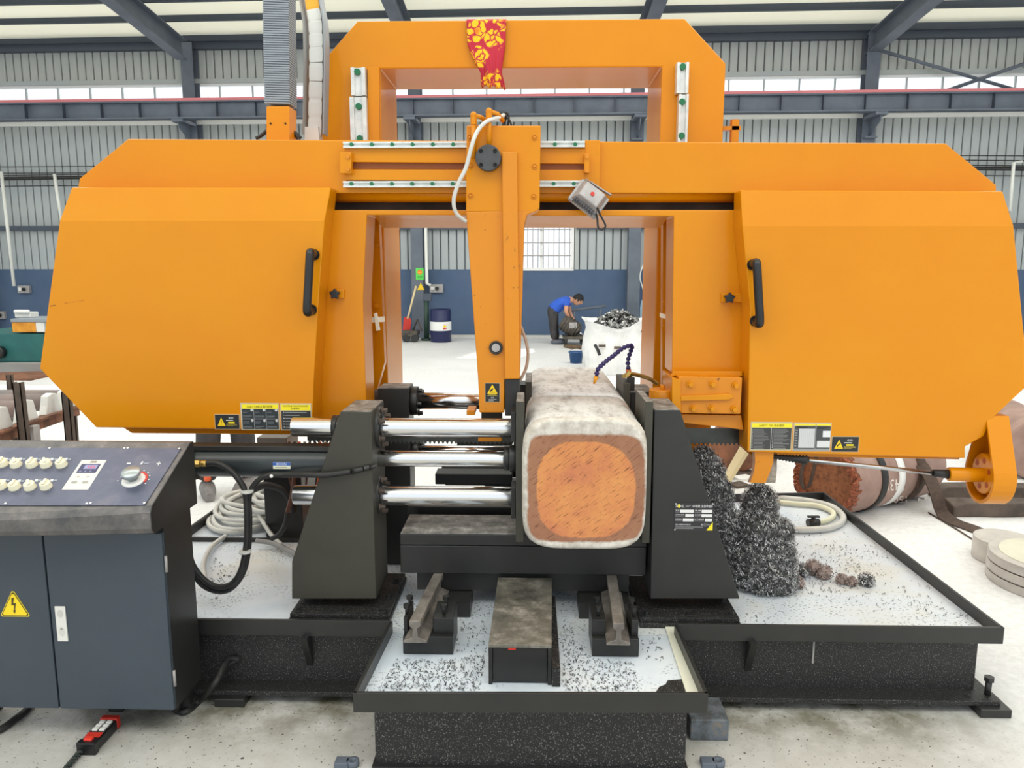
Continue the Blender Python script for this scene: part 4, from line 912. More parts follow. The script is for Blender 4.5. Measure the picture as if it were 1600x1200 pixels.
# brush drive at the right: belt guard, pulley, hub, shaft, bellows
nrm = V((-1, .06, 0)).normalized(); e1 = V((-.06, -1, 0)).normalized(); up = V((0, 0, 1)); gc_ = P(1529, 742, 2.98)
def tear(Rr, top, n=20):
    pts = []
    th0 = math.radians(28)
    for i in range(n+1):
        a = math.pi-th0*-1 if False else math.radians(150)+math.radians(240)*i/n
        pts.append((Rr*math.cos(a), Rr*math.sin(a)))
    pts += [(Rr*.12, top), (-Rr*.35, top)]
    return pts
out = tear(.112, .24); inn = tear(.098, .225)
mb = MB(); w0 = gc_-nrm*.085
A = [w0+e1*x_+up*y_ for x_, y_ in out]; B = [gc_+e1*x_+up*y_ for x_, y_ in out]; I = [gc_+e1*x_+up*y_ for x_, y_ in inn]; J = [w0+nrm*.03+e1*x_+up*y_ for x_, y_ in inn]
n = len(out); vs = A+B+I+J; fs = []
for i in range(n):
    j = (i+1) % n; fs += [[i, j, n+j, n+i], [n+i, n+j, 2*n+j, 2*n+i], [2*n+i, 2*n+j, 3*n+j, 3*n+i]]
fs += [list(range(n)), [3*n+i for i in range(n)]]; mb.add(vs, fs); bgd = mb.build('belt_guard', M['orange'], head_, bevel=.002)
mb = MB(); mb.cyl(gc_-nrm*.06+up*.006, gc_+nrm*-.012+up*.006, .08, n=32); mb.build('pulley', M['orange'], bgd, bevel=.004)
for i in range(6):
    a = math.radians(60*i+20); c = gc_-nrm*.012+up*.006+e1*math.cos(a)*.054+up*math.sin(a)*.054
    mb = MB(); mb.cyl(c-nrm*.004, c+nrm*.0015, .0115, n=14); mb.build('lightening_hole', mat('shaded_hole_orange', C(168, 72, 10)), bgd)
hub0 = gc_-nrm*.02; hub1 = gc_+nrm*.115
mb = MB(); mb.cyl(hub0, hub1, .028, n=20); mb.build('hub', M['orange'], bgd, bevel=.003)
s0 = hub1+V((-.01, 0, 0)); s1 = P(1262, 719, 2.98); s2 = P(1206, 713, 3.02)
mb = MB(); mb.cyl(hub1, s0.lerp(s1, .09), .018, .014, n=14); mb.build('shaft_joint', M['rubber'], bgd)
mb = MB(); mb.cyl(s0.lerp(s1, .05), s1, .0085, n=10); mb.build('drive_shaft', M['steel'], head_)
mb = MB(); d = (s2-s1); pr = []
k = 11
for i in range(k):
    r = .021*(1-.55*i/k); pr += [(r*.72, d.length*i/k), (r, d.length*(i+.5)/k)]
mb.lathe(s1, pr+[(.006, d.length)], 14, d.normalized()); mb.build('bellows', M['rubber'], head_)
# chute + brush
ch = [P(x, y, 3.0) for x, y in ((1196, 708), (1197, 722), (1193, 738), (1184, 755))]; mb = MB()
mb.loft(PP([(1179, 704), (1209, 704), (1208, 722), (1203, 738), (1196, 755), (1172, 754), (1178, 738), (1180, 722)], 2.975), PP([(1175, 704), (1205, 704), (1204, 722), (1199, 738), (1192, 754), (1168, 753), (1174, 738), (1176, 722)], 3.06)); mb.build('brush_guard', M['orange_worn'], head_)
mb = MB(); c = P(1196, 727, 3.12); mb.cyl(c-V((.05, 0, 0)), c+V((.035, -.02, 0)), .068, n=24); mb.build('wire_brush', mat('brush_wire', C(196, 184, 168), C(150, 138, 124), rough=.5, scale=60), head_)

# ---------------- guide arm that slides on the beam
AY = 2.945
arm = thing('guide_arm', V((P(787, 400, AY).x, AY, P(780, 645, AY).z)), 'orange tapering guide arm hanging from the rails in the centre', 'guide arm')
mb = MB(); mb.prism([(729, 196), (845, 196), (843, 326), (836, 331), (728, 331)], AY, AY+.10); mb.build('slide_plate', M['orange'], arm, bevel=.004)
mb = MB(); mb.loft(PP([(728, 331), (843, 326), (821, 334), (818, 352), (812, 592), (788, 592), (788, 645), (749, 645), (747, 592)], AY), PP([(728, 331), (843, 326), (821, 334), (818, 352), (812, 592), (788, 592), (788, 645), (749, 645), (747, 592)], AY+.12)) if False else mb.prism([(728, 331), (842, 328), (823, 336), (819, 352), (812, 592), (788, 593), (788, 645), (749, 645), (747, 592)], AY, AY+.13); mb.build('arm', M['orange_worn'], arm, bevel=.004)
mb = MB(); mb.prism([(784, 237), (808, 237), (812, 592), (789, 592)], AY-.022, AY); mb.build('stiffening_bar', M['orange_worn'], arm, bevel=.003)
mb = MB(); mb.prism([(789, 592), (812, 592), (812, 650), (789, 650)], AY+.002, AY+.12); mb.build('carbide_block', M['black'], arm, bevel=.003)
for px, py in ((734, 215), (835, 215), (735, 259), (835, 260), (735, 306), (834, 307)):
    mb = MB(); q = P(px, py, AY); mb.lathe(q, [(.0105, 0), (.0105, .003), (.0085, .003), (.0085, .0005), (.005, .0005), (.005, .005), (0, .005)], 16, (0, -1, 0)); mb.build('bolt', M['orange_worn'], arm)
q = P(763.5, 248.5, AY); mb = MB(); mb.cyl(q, q-V((0, .04, 0)), .047, n=32); dsk = mb.build('clamp_cylinder', mat('charcoal_cast', C(62, 62, 64), C(78, 78, 80), rough=.5, scale=18), arm, bevel=.003)
for dx, dz in ((-.6, .55), (.6, .55), (-.6, -.6), (.6, -.6)):
    mb = MB(); c = q+V((dx*.043, -.04, dz*.043)); mb.lathe(c, [(.0075, 0), (.0075, .003), (.0045, .003), (.0045, .001), (0, .001)], 12, (0, -1, 0)); mb.build('bolt', M['dark_slot'], dsk)
# grease pipes and fittings above
for x0, yt, yb, nm in ((740, 186, 248, 0), (764, 180, 228, 1)):
    mb = MB(); a, b = P(x0, yt, AY-.02), P(x0, yb, AY-.02); mb.cyl(a, b, .0095, n=10); mb.cyl(a+V((0, 0, -.02)), a+V((0, 0, .012)), .012, n=6, smooth=False); mb.sph(a+V((0, 0, .014)), .0125, n=10, m=6)
    mb.tube([a+V((0, 0, .014)), a+V((.03, .02, .008)), a+V((.05, .05, -.012))], .0085, 8); mb.build('grease_pipe', M['orange'], arm)
mb = MB(); mb.tube(catmull([P(x, y, Y_) for x, y, Y_ in ((787, 180, AY+.05), (778, 184, AY), (760, 190, AY-.04), (746, 205, AY-.06), (737, 228, AY-.07), (728, 262, AY-.07), (717, 285, AY-.07), (709, 312, AY-.06), (713, 333, AY-.04), (728, 346, AY-.01))], 8), .0075, 8); mb.build('grease_hose', M['hose_white'], arm)
mb = MB(); mb.tube(catmull([P(x, y, AY+.07) for x, y in ((772, 186), (784, 178), (790, 183), (786, 196))]), .006, 6); mb.tube(catmull([P(x, y, AY+.06) for x, y in ((790, 180), (797, 190), (800, 199))]), .004, 6); mb.tube(catmull([P(x, y, AY+.08) for x, y in ((776, 176), (792, 177), (795, 186), (793, 197))]), .005, 6); mb.build('hose_bundle', M['rubber'], arm)
# round port, danger plate, red foot, hose down the right
q = P(775, 543, AY-.0); mb = MB(); mb.lathe(q, [(.026, 0), (.026, .012), (.019, .012), (.019, .006), (.018, .006), (.018, .009), (0, .009)], 24, (0, -1, 0)); mb.m = 0; rp = mb.build('port_ring', M['black'], arm)
mb = MB(); mb.cyl(q-V((0, .004, 0)), q-V((0, .0105, 0)), .0165, n=20); mb.build('port_face', M['cast_grey'], arm)
s = pixsign(757.5, 598, 781.5, 628.5, AY).base((200, 180, 140)); s.rect(.04, .03, .96, .97, (34, 34, 36), 1); warn_tri(s, .5, .68, .68, .48, 2, 'hand'); s.text('DANGER', .22, .36, .78, .43, (240, 214, 30), 2); s.rect(.14, .33, .86, .345, (200, 190, 140), 2); s.text('危险', .4, .21, .6, .28, (230, 230, 230), 2); s.lines(.25, .05, .8, .18, 2, (190, 190, 190), 2, .4); s.build('danger_sticker', arm)
mb = MB(); mb.tube(catmull([P(x, y, AY+.05) for x, y in ((813, 508), (821, 530), (825, 552), (822, 575), (813, 594))]), .006, 8); mb.build('coolant_hose', M['hose_tan'], arm)
mb = MB(); mb.prism([(729, 641), (742, 641), (742, 649), (729, 649)], AY+.06, AY+.16); mb.build('guide_foot', M['orange_worn'], arm, bevel=.002)
mb = MB(); mb.prism([(747, 683), (784, 683), (784, 690), (747, 690)], AY+.05, AY+.16); mb.build('guide_foot', M['orange_worn'], arm, bevel=.002)
mb = MB(); mb.prism([(752, 640), (784, 640), (784, 686), (752, 686)], AY+.06, AY+.13); mb.build('blade_guide', M['black'], arm, bevel=.002)

# ---------------- floodlight on its bracket
fq = P(922, 308, HB-.09)
fl = thing('floodlight', P(917, 292, HB-.05), 'small grey metal floodlight tilted below the guide rails', 'floodlight')
ax1 = V((.62, -.2, .75)).normalized(); ax2 = V((.75, 0, -.66)).normalized(); ax3 = V((-.55, .6, -.45)).normalized()
u_ = V((.80, 0, -.60)); v_ = V((.50, .35, .72)).normalized(); v_ = (v_-u_*v_.dot(u_)).normalized(); n_ = u_.cross(v_); n_ = n_ if n_.y < 0 else -n_
c = fq
def rb(mb, c, a, b, h0, h1, s1=1.0):
    lo = [c+u_*sx*a+v_*sy*b+n_*h0 for sx, sy in ((-1, -1), (1, -1), (1, 1), (-1, 1))]; hi = [c+u_*sx*a*s1+v_*sy*b*s1+n_*h1 for sx, sy in ((-1, -1), (1, -1), (1, 1), (-1, 1))]; mb.loft(lo, hi)
mb = MB(); rb(mb, c, .066, .050, -.035, -.012); rb(mb, c, .058, .044, -.012, .03, .72); mb.build('housing', M['cast_grey'], fl, bevel=.004)
for i in range(9):
    mb = MB(); cc_ = c+u_*(-.044+.011*i)-v_*.047+n_*-.0; rb(mb, cc_, .0022, .006, -.012, .012); mb.build('cooling_fin', M['grey_dark'], fl)
mb = MB(); mb.cyl(c+n_*.03, c+n_*.034, .008, n=14); mb.build('gland', M['red'], fl)
mb = MB(); a = P(915, 283, HB-.03); mb.ribbon([a, a+V((.02, -.03, -.01)), c+v_*.055+u_*.03, c+v_*.06+u_*.06], (0, -1, .2), .02, .004); mb.ribbon([a, a+V((-.01, -.03, -.03)), c+v_*.052-u_*.05], (0, -1, .2), .02, .004); mb.build('bracket', M['cast_grey'], fl)
mb = MB(); k0 = c-v_*.03+u_*.045+n_*.025; mb.tube(catmull([k0, P(938, 336, HB-.1), P(946, 352, HB-.1), P(942, 358, HB-.1), P(935, 356, HB-.1), P(933, 340, HB-.1), k0+n_*-.03]), .004, 6); mb.build('cord', M['rubber'], fl)
# ---------------- floral cloth over the portal
cl = MB(); nu, nv = 26, 34; Yc = GY0-.012; vs = []
for j in range(nv+1):
    t_ = j/nv
    for i in range(nu+1):
        s_ = i/nu
        if t_ < .14: q = P(729+62*s_, 32, GY0); k_ = t_/.14; p = V((q.x, GY0+.16*(1-k_)-.012, zt+.008))
        else:
            h = (t_-.14)/.86; yy_ = 32+(136-32)*h; pin = max(0, (h-.60)/.40)**1.4
            pin = max(0, min(1, (h-.35)/.45))**1.2; fl_ = max(0, (h-.8)/.2)
            xl_ = 729+4*h+19*pin-1*fl_; xr_ = 791-3*h-5*pin+7*fl_; px = xl_+(xr_-xl_)*s_
            fold = math.sin(s_*14+2*h)*.006*(.25+h)+math.sin(s_*36)*.012*pin
            q = P(px, yy_+2.5*math.sin(s_*21)*fl_+(4*fl_*(s_-.2)), Yc-.004-.035*pin*math.sin(math.pi*s_)); p = q+V((0, -abs(fold)-.004, 0))
        vs.append(p)
fs = [[j*(nu+1)+i, j*(nu+1)+i+1, (j+1)*(nu+1)+i+1, (j+1)*(nu+1)+i] for j in range(nv) for i in range(nu)]
cl.add(vs, fs, True)
clo = cl.build('floral_cloth', M['cloth']); so = clo.modifiers.new('thickness', 'SOLIDIFY'); so.thickness = .003
tag(clo, 'red cloth with yellow flowers knotted over the top of the portal frame', 'cloth')
# ---------------- cable chains
def chain(name, pts, w_, dep, nlink, m_, label, wd=(1, 0, 0)):
    path = catmull(pts, 12); L = [0]
    for a, b in zip(path, path[1:]): L.append(L[-1]+(b-a).length)
    def at(s):
        for i in range(len(path)-1):
            if L[i+1] >= s: return path[i].lerp(path[i+1], (s-L[i])/(L[i+1]-L[i]+1e-9)), (path[i+1]-path[i]).normalized()
        return path[-1], (path[-1]-path[-2]).normalized()
    c_ = thing(name, path[-1], label, 'cable chain', 'cable chains'); proto = None
    for i in range(nlink):
        p, d = at(L[-1]*(i+.5)/nlink); h = L[-1]/nlink; e = V(wd); e = (e-d*e.dot(d)).normalized(); nn = d.cross(e)
        mb = MB(); ring = lambda k, sc: [p+d*h*k+e*sx*w_/2*sc+nn*sy*dep/2*sc for sx, sy in ((-1, -1), (1, -1), (1, 1), (-1, 1))]
        mb.loft(ring(-.5, .9), ring(-.3, 1)); mb.loft(ring(-.3, 1), ring(.3, 1)); mb.loft(ring(.3, 1), ring(.5, .9))
        mb.build('link', m_(i, nlink) if callable(m_) else m_, c_)
    return c_
CY = 3.3
c1 = chain('cable_chain', [P(437, -130, CY), P(437, -26, CY), P(437, 30, CY), P(438, 100, CY), P(439, 166, CY)], .105, .10, 80, M['chain_grey'], 'grey ribbed cable chain rising from the orange post')
mb = MB(); mb.prism([(416, 166), (452, 166), (452, 222), (416, 222)], CY-.05, CY+.05); mb.build('mounting_post', M['orange'], c1, bevel=.003)
for px in (423, 446): mb = MB(); q = P(px, 193, CY-.05); mb.cyl(q, q-V((0, .003, 0)), .004, n=8); mb.build('bolt', M['dark_slot'], c1)
CY2 = 3.45
def lm(i, n): return M['yellow_tape'] if i == 8 else M['chain_white']
M['yellow_tape'] = mat('orange_tape', C(246, 176, 30), rough=.4)
pth = [P(462, -130, CY2+.5), P(476, -60, CY2+.33), P(484, -20, CY2+.22), P(489, 10, CY2+.16), P(494, 45, CY2+.08), P(495, 100, CY2), P(494, 160, CY2), P(493, 212, CY2)]
c2 = chain('cable_chain', pth, .058, .03, 17, lm, 'white open link cable chain curving up beside the portal frame')
for off, x_ in ((-.042, 0), (.045, 0)):
    mb = MB(); mb.ribbon(catmull([q+V((off, -.01, 0)) for q in pth], 10), (0, 1, 0), .07, .006); mb.build('side_band', M['hose_grey'] if off < 0 else M['chain_grey'], c2)
mb = MB(); mb.prism([(476, 198), (497, 198), (499, 222), (476, 222)], CY2-.03, CY2+.03); mb.build('end_bracket', M['chain_white'], c2)
for i, pts in enumerate(([(448, 200), (459, 206), (466, 217)], [(417, 204), (408, 212), (400, 216)], [(450, 196), (462, 208), (470, 216)])):
    mb = MB(); mb.tube(catmull([P(x, y, CY+.02+.02*i) for x, y in pts]), .008, 6); mb.build('cable', M['rubber'], c1)
# ---------------- big chip tray base
RZ = .308
FR, BR, BL = PZ(1570, 981, RZ), PZ(1288, 768.5, RZ), PZ(344, 788, RZ)
FL = V((BL.x-.05, FR.y-.0, RZ)); 
FL.y = PZ(330, 968, RZ).y; FR.y = FR.y
base = thing('chip_tray', V((0, 3.3, 0)), 'black saw base with a wide rimmed chip tray wet with milky coolant', 'machine base')
def tray(parent, cs, z0, z1, th, deckmat, rimmat, gap=None, skip=()):
    zd = DZ-.0015; cs = [V((c.x, c.y, 0)) for c in cs]; cen = sum(cs, V((0, 0, 0)))/4
    mb = MB(); ci = [c+(cen-c).normalized()*th*.5 for c in cs]; mb.loft([V((c.x, c.y, z0+.001)) for c in ci], [V((c.x, c.y, zd)) for c in ci]); mb.build('deck', deckmat, parent)
    for i in range(4):
        a, b = cs[i], cs[(i+1) % 4]; d = (b-a).normalized(); nn = V((-d.y, d.x, 0)); nn = nn if nn.dot(cen-a) > 0 else -nn
        if i in skip: continue
        segs = [(a, b)]
        if gap and i == 0: segs = [(a, a+d*((gap[0]-a.x)/d.x)), (a+d*((gap[1]-a.x)/d.x), b)]
        for a_, b_ in segs:
            mb = MB(); mb.loft([V((q.x, q.y, z0)) for q in (a_, b_, b_+nn*th, a_+nn*th)], [V((q.x, q.y, z1)) for q in (a_, b_, b_+nn*th, a_+nn*th)]); mb.build('tray_rim', rimmat, parent, bevel=.0015)
tray(base, [FL, FR, BR, BL], DZ-.018, RZ, .012, M['deck'], M['black'], gap=(PZ(607, 975, RZ).x, PZ(1059, 976, RZ).x))
bxR = P(1526, 1040, 2.66).x; bxL = -1.70
mb = MB(); mb.loft([(bxL, 2.665, .05), (bxR, 2.665, .05), (bxR-.0, 2.665, DZ-.019), (bxL, 2.665, DZ-.019)], [(bxL, 3.95, .05), (bxR-.25, 3.95, .05), (bxR-.25, 3.95, DZ-.019), (bxL, 3.95, DZ-.019)]); mb.build('tank', M['black_rough'], base)
mb = MB(); mb.box(bxL-.04, P(1560, 1095, 2.6).x, 2.585, 4.0, .032, .05); mb.build('base_flange', M['black_rough'], base, bevel=.002)
for (xa, ya, xb, yb) in ((481, 988, 458, 1045), (1172, 990, 1200, 1045)):
    a = P(xa, ya, 2.655); mb = MB(); x_ = a.x; mb.ext([V((x_-.012, 2.60, DZ-.014)), V((x_-.012, 2.665, DZ-.014)), V((x_-.012, 2.665, .11))], (.024, 0, 0)); mb.build('gusset', M['black'], base)
mb = MB(); a = P(1272, 998, 2.663); b = P(1271, 1036, 2.663); mb.box(a.x-.003, a.x+.003, 2.66, 2.666, b.z, a.z); mb.build('weld_mark', M['hose_grey'], base)
# feet
for px, nm in ((1533, 0), (362, 1)):
    q = PZ(px, 1100, .0); mb = MB(); mb.box(q.x-.055, q.x+.055, 2.56, 2.68, 0, .032); mb.build('foot_pad', M['black'], base, bevel=.003)
q = P(1543, 1085, 2.63); mb = MB(); mb.cyl(V((q.x, 2.63, .05)), V((q.x, 2.63, .105)), .011, n=12); mb.cyl(V((q.x, 2.63, .105)), V((q.x, 2.63, .12)), .018, n=6, smooth=False); mb.build('levelling_bolt', M['black'], base)
q = P(1512, 1092, 2.61); mb = MB(); mb.cyl(V((q.x, 2.615, .045)), V((q.x, 2.615, .0506)), .013, n=14); mb.build('anchor_hole', M['dark_slot'], base)

# ---------------- infeed bed in front
ib = thing('infeed_bed', V((PZ(830, 1100, 0).x, 2.4, 0)), 'small rimmed black infeed tray in the front centre with two rails and a channel', 'infeed bed')
cs = [PZ(551, 1083, RZ), PZ(1107, 1084, RZ), PZ(1059, 976, RZ), PZ(607, 974, RZ)]
cs[2].y = cs[3].y = FR.y-.001
tray(ib, cs, DZ-.02, RZ, .012, M['deck'], M['black'], skip=(2,))
xa, xb = P(586, 1150, 2.24).x, P(1072, 1150, 2.24).x
mb = MB(); mb.loft([(xa, 2.24, .012), (xb, 2.24, .012), (xb, 2.24, DZ-.021), (xa, 2.24, DZ-.021)], [(xa, 2.575, .012), (xb, 2.575, .012), (xb, 2.575, DZ-.021), (xa, 2.575, DZ-.021)]); mb.build('tank', M['black_rough'], ib)
mb = MB(); mb.box(xa-.01, xb+.01, 2.225, 2.575, 0, .012); mb.build('bottom_lip', M['black'], ib)
mb = MB(); c = [PZ(x, y, DZ+.002) for x, y in ((1098, 1083), (1072, 1083), (1038, 977), (1056, 977))]; mb.ext(c, (0, 0, .004)); mb.build('side_strip', mat('cream_strip', C(232, 232, 214), rough=.4), ib)
mb = MB(); c = [PZ(x, y, DZ+.001) for x, y in ((1024, 1083), (1030, 1074), (1040, 1070), (1043, 1064), (1066, 1062), (1072, 1083))]; mb.ext(c, (0, 0, .002)); mb.build('grime_patch', M['black_rough'], ib)
# channel cover
c0, c1_, c2_, c3 = PZ(763, 1008, .40), PZ(862, 1008, .40), PZ(862, 896, .40), PZ(779, 896, .40)
c0.y = c1_.y = 2.29; c2_.y = c3.y = 2.82
mb = MB(); mb.loft([V((c0.x, c0.y, .388)), V((c1_.x, c1_.y, .388)), c1_, c0], [V((c3.x, c3.y, .388)), V((c2_.x, c2_.y, .388)), c2_, c3]); mb.build('channel_top', M['dirty'], ib, bevel=.002)
for (a, b, w_) in ((c0, c3, .012), (c1_, c2_, -.012)):
    mb = MB(); mb.loft([V((a.x, a.y, DZ)), V((a.x+w_, a.y, DZ)), V((a.x+w_, a.y, .388)), V((a.x, a.y, .388))], [V((b.x, b.y, DZ)), V((b.x+w_, b.y, DZ)), V((b.x+w_, b.y, .388)), V((b.x, b.y, .388))]); mb.build('channel_side', M['black'], ib)
mb = MB(); mb.box(c0.x+.014, c1_.x-.014, 2.298, 2.306, DZ+.004, .384); mb.build('channel_front', M['black'], ib)
mb = MB(); mb.box(c1_.x+.002, c1_.x+.028, 2.28, 2.82, DZ, .325); mb.build('guard_strip', M['black_rough'], ib)
mb = MB(); q = P(800, 1013, 2.295); mb.box(q.x-.012, q.x+.012, 2.292, 2.298, q.z-.004, q.z+.006); mb.build('drain_clip', M['red'], ib)
# rails on blocks
for i, (xf, xb_, bl, br) in enumerate(((648, 690, 630, 708), (967, 951, 925, 998))):
    a = PZ(xf, 971, .408); a.y = 2.43; b = PZ(xb_, 880, .408); b.y = 2.84; a.x = P(xf, 971, 2.43).x
    prof = [(-.040, 0), (.040, 0), (.040, .008), (.010, .020), (.008, .052), (.019, .060), (.019, .080), (-.019, .080), (-.019, .060), (-.008, .052), (-.010, .020), (-.040, .008)]
    mb = MB(); mb.loft([V((a.x+u_, a.y, .328+z_)) for u_, z_ in prof], [V((b.x+u_, b.y, .328+z_)) for u_, z_ in prof]); mb.build('infeed_rail', mat('worn_rail_steel', C(158, 150, 142), C(104, 98, 92), rough=.45, metal=.4, scale=14), ib, bevel=.002)
    xl, xr = P(bl, 1025, 2.475).x, P(br, 1025, 2.475).x
    mb = MB(); mb.box(xl, xr, 2.475, 2.64, DZ, .328); rbk = mb.build('rail_block', M['black'], ib, bevel=.002)
    d0 = (a.x+b.x)/2
    for (e0, e1_) in ((xl, a.x-.036), (a.x+.052, xr)):
        mb = MB(); mb.box(e0, e1_, 2.50, 2.64, .328, .385); mb.build('block_ear', M['black'], rbk, bevel=.002)
        for yy_ in (2.53, 2.60):
            cx = (e0+e1_)/2; mb = MB(); mb.cyl(V((cx, yy_, .385)), V((cx, yy_, .415)), .006, n=8); mb.cyl(V((cx, yy_, .408)), V((cx, yy_, .422)), .012, n=6, smooth=False); mb.build('stud', M['black'], rbk)
for (x0, x1) in ((664, 735), (905, 985)):
    mb = MB(); xl, xr = P(x0, 930, 2.78).x, P(x1, 930, 2.78).x; mb.box(xl, xr, 2.76, 2.9, DZ, .41 if 0 else .325); mb.build('rear_rail_block', M['black'], ib)
# shavings scattered on the decks
def curl(mb, c, r, rnd, w=.002, seg=5, flat_=False):
    ax = V((rnd.gauss(0, 1), rnd.gauss(0, 1), rnd.gauss(0, .3 if not flat_ else .05))).normalized(); q = ax.to_track_quat('Z', 'Y'); a0 = rnd.uniform(0, 6.28); turn = rnd.uniform(2.2, 5.5); pit = rnd.uniform(.2, 1.2)*r; vs = []
    for i in range(seg):
        t_ = i/(seg-1); a = a0+turn*t_; p = V((math.cos(a)*r, math.sin(a)*r, pit*(t_-.5)*2)); vs += [c+q @ (p-V((0, 0, w))), c+q @ (p+V((0, 0, w)))]
    mb.add(vs, [[2*i, 2*i+1, 2*i+3, 2*i+2] for i in range(seg-1)])
rnd = random.Random(21); mb = MB()
def scatter(poly_px, n, z, rr):
    xs = [p[0] for p in poly_px]; ys = [p[1] for p in poly_px]; k = 0
    while k < n:
        px, py = rnd.uniform(min(xs), max(xs)), rnd.uniform(min(ys), max(ys)); ins = False; j = len(poly_px)-1
        for i in range(len(poly_px)):
            if (ys[i] > py) != (ys[j] > py) and px < (xs[j]-xs[i])*(py-ys[i])/(ys[j]-ys[i])+xs[i]: ins = not ins
            j = i
        if ins: q = PZ(px, py, z); curl(mb, V((q.x, q.y, z+.002)), rnd.uniform(*rr), rnd, .0012, 4, True); k += 1
mb2 = mb
R_S = (.0015, .004)
scatter([(590, 1080), (750, 1080), (758, 1020), (715, 1030), (620, 1030)], 700, DZ, R_S); scatter([(880, 1080), (1000, 1080), (990, 1035), (925, 1030), (880, 960)], 480, DZ, R_S); scatter([(710, 950), (765, 950), (760, 1020), (712, 1020)], 90, DZ, (.002, .006)); scatter([(1000, 990), (1030, 990), (1040, 1040), (1000, 1040)], 30, DZ, (.002, .005))
tag(mb.build('metal_shavings', M['swarf_core']), 'dark metal shavings sprinkled over the infeed tray', 'shavings', kind='stuff')
rnd = random.Random(22); mb = MB(); scatter([(1160, 930), (1250, 930), (1480, 960), (1420, 870), (1250, 800)], 260, DZ, (.002, .005)); scatter([(330, 870), (400, 900), (330, 940)], 120, DZ, (.002, .006)); scatter([(1240, 850), (1330, 850), (1360, 920), (1240, 935)], 260, DZ, (.002, .005)); scatter([(1320, 960), (1540, 975), (1470, 930), (1380, 900)], 40, DZ, (.003, .008))
tag(mb.build('metal_shavings', M['swarf_core']), 'dark metal shavings sprinkled over the wide chip tray', 'shavings', kind='stuff')

# ---------------- feed tables
TZ = .572
ft = thing('feed_table', V((P(817, 870, 2.83).x, 2.93, .41)), 'long black feed table block under the ingot', 'feed table')
xl, xr = P(625, 860, 2.83).x, P(1010, 860, 2.83).x
z0, z1, z2 = P(800, 897, 2.83).z, P(800, 853, 2.83).z, TZ
mb = MB(); mb.box(xl, xr, 2.83, 3.06, z0, z1-.002); mb.build('lower_slab', M['black'], ft, bevel=.003)
mb = MB(); mb.box(xl, xr, 2.83, 3.06, z1, z2-.004); mb.build('upper_slab', M['black'], ft, bevel=.003)
mb = MB(); mb.box(xl+.004, xr-.004, 2.836, 3.055, z2-.004, z2); mb.build('top_plate', M['dusty_lit'], ft)
mb = MB(); mb.box(xl+.06, xr-.06, 2.86, 3.05, DZ+.066, z0); mb.build('underframe', M['black'], ft)
rt = thing('rear_table', V((P(800, 760, 3.4).x, 3.4, DZ)), 'dark rear support table between the portal legs behind the vise rods', 'support table')
xl = P(640, 800, 3.22).x; xr = P(962, 800, 3.22).x
for i, (y0, y1, zz0, zz1, xo) in enumerate(((3.16, 3.22, .50, .572, 0), (3.3, 3.42, .53, .572, .04), (3.55, 3.62, .55, .68, .12), (3.8, 3.9, .52, .70, .25))):
    mb = MB(); mb.box(xl+xo, xr, y0, y1, zz0, zz1 if i < 2 else .572 if False else zz1-.108 if i == 2 else zz1-.128); mb.build('cross_bar', M['black'], rt, bevel=.003)
mb = MB(); mb.box(xl+.3, xr-.2, 3.25, 3.85, DZ, .5); mb.build('pedestal', M['black'], rt)
for (x0, y0, x1, y1, Y) in ((680, 741, 800, 757, 3.42), (690, 730, 800, 742, 3.62), (714, 690, 800, 700, 3.75)):
    a, b = P(x0, y1, Y), P(x1, y0, Y); mb = MB(); mb.box(a.x, b.x, Y, Y+.1, a.z, b.z); mb.box(b.x-.05, b.x, Y+.02, Y+.08, .5, a.z); mb.build('guide_bar', M['black'], rt, bevel=.004)

# ---------------- vises
def rod(par, x0, x1, py, Y, r, m_=None, name='guide_rod'):
    a, b = P(x0, py, Y), P(x1, py, Y); b.z = a.z; mb = MB(); mb.cyl(a, b, r, n=32); return mb.build(name, m_ or M['chrome'], par, bevel=.003)
VY0, VY1 = 2.75, 2.99; VM = 2.87
lv = thing('front_vise', V((P(530, 950, VM).x, VM, DZ)), 'left front vise tower with three chromed rods and a black cylinder', 'vise')
mb = MB(); mb.prism([(532, 643), (580, 644), (584, 800), (588, 936), (456, 936), (456, 878)], VY0, VY1); mb.build('tower', M['olive'], lv, bevel=.003)
tz_ = P(556, 643.5, VY0).z; xa, xb = P(533, 643, VY0).x, P(580, 643, VY0).x
mb = MB(); mb.box(xa+.002, xb-.002, VY0+.003, VY1-.003, tz_-.001, tz_+.002); mb.build('tower_top', M['dusty_lit'], lv)
def flange(par, x0, x1, y_f, nb):
    zt_ = P(500, 938, VY0).z; xa, xb = P(x0, 965, 2.69).x, P(x1, 965, 2.69).x
    mb = MB(); mb.box(xa, xb, 2.69, 3.10, DZ, DZ+.018); mb.box(xa+.004, xb-.004, 2.70, 3.09, DZ+.018, DZ+.036); f_ = mb.build('base_flange', M['black_rough'], par, bevel=.002)
    for i in range(nb): x_ = xa+.03+(xb-xa-.06)*i/(nb-1); mb = MB(); mb.hexbolt(V((x_, 2.725, DZ+.036)), .011, .016, (0, 0, 1)); mb.build('bolt', M['black'], f_)
    for y_ in (2.85, 3.0): mb = MB(); mb.hexbolt(V((xb-.03, y_, DZ+.036)), .011, .016, (0, 0, 1)); mb.build('bolt', M['black'], f_)
flange(lv, 450, 608, 0, 3)
r1 = rod(lv, 457, 803, 667, VM, .0365); r3 = rod(lv, 460, 803, 773, VM, .038); r2 = rod(lv, 590, 792, 716, VM, .031)
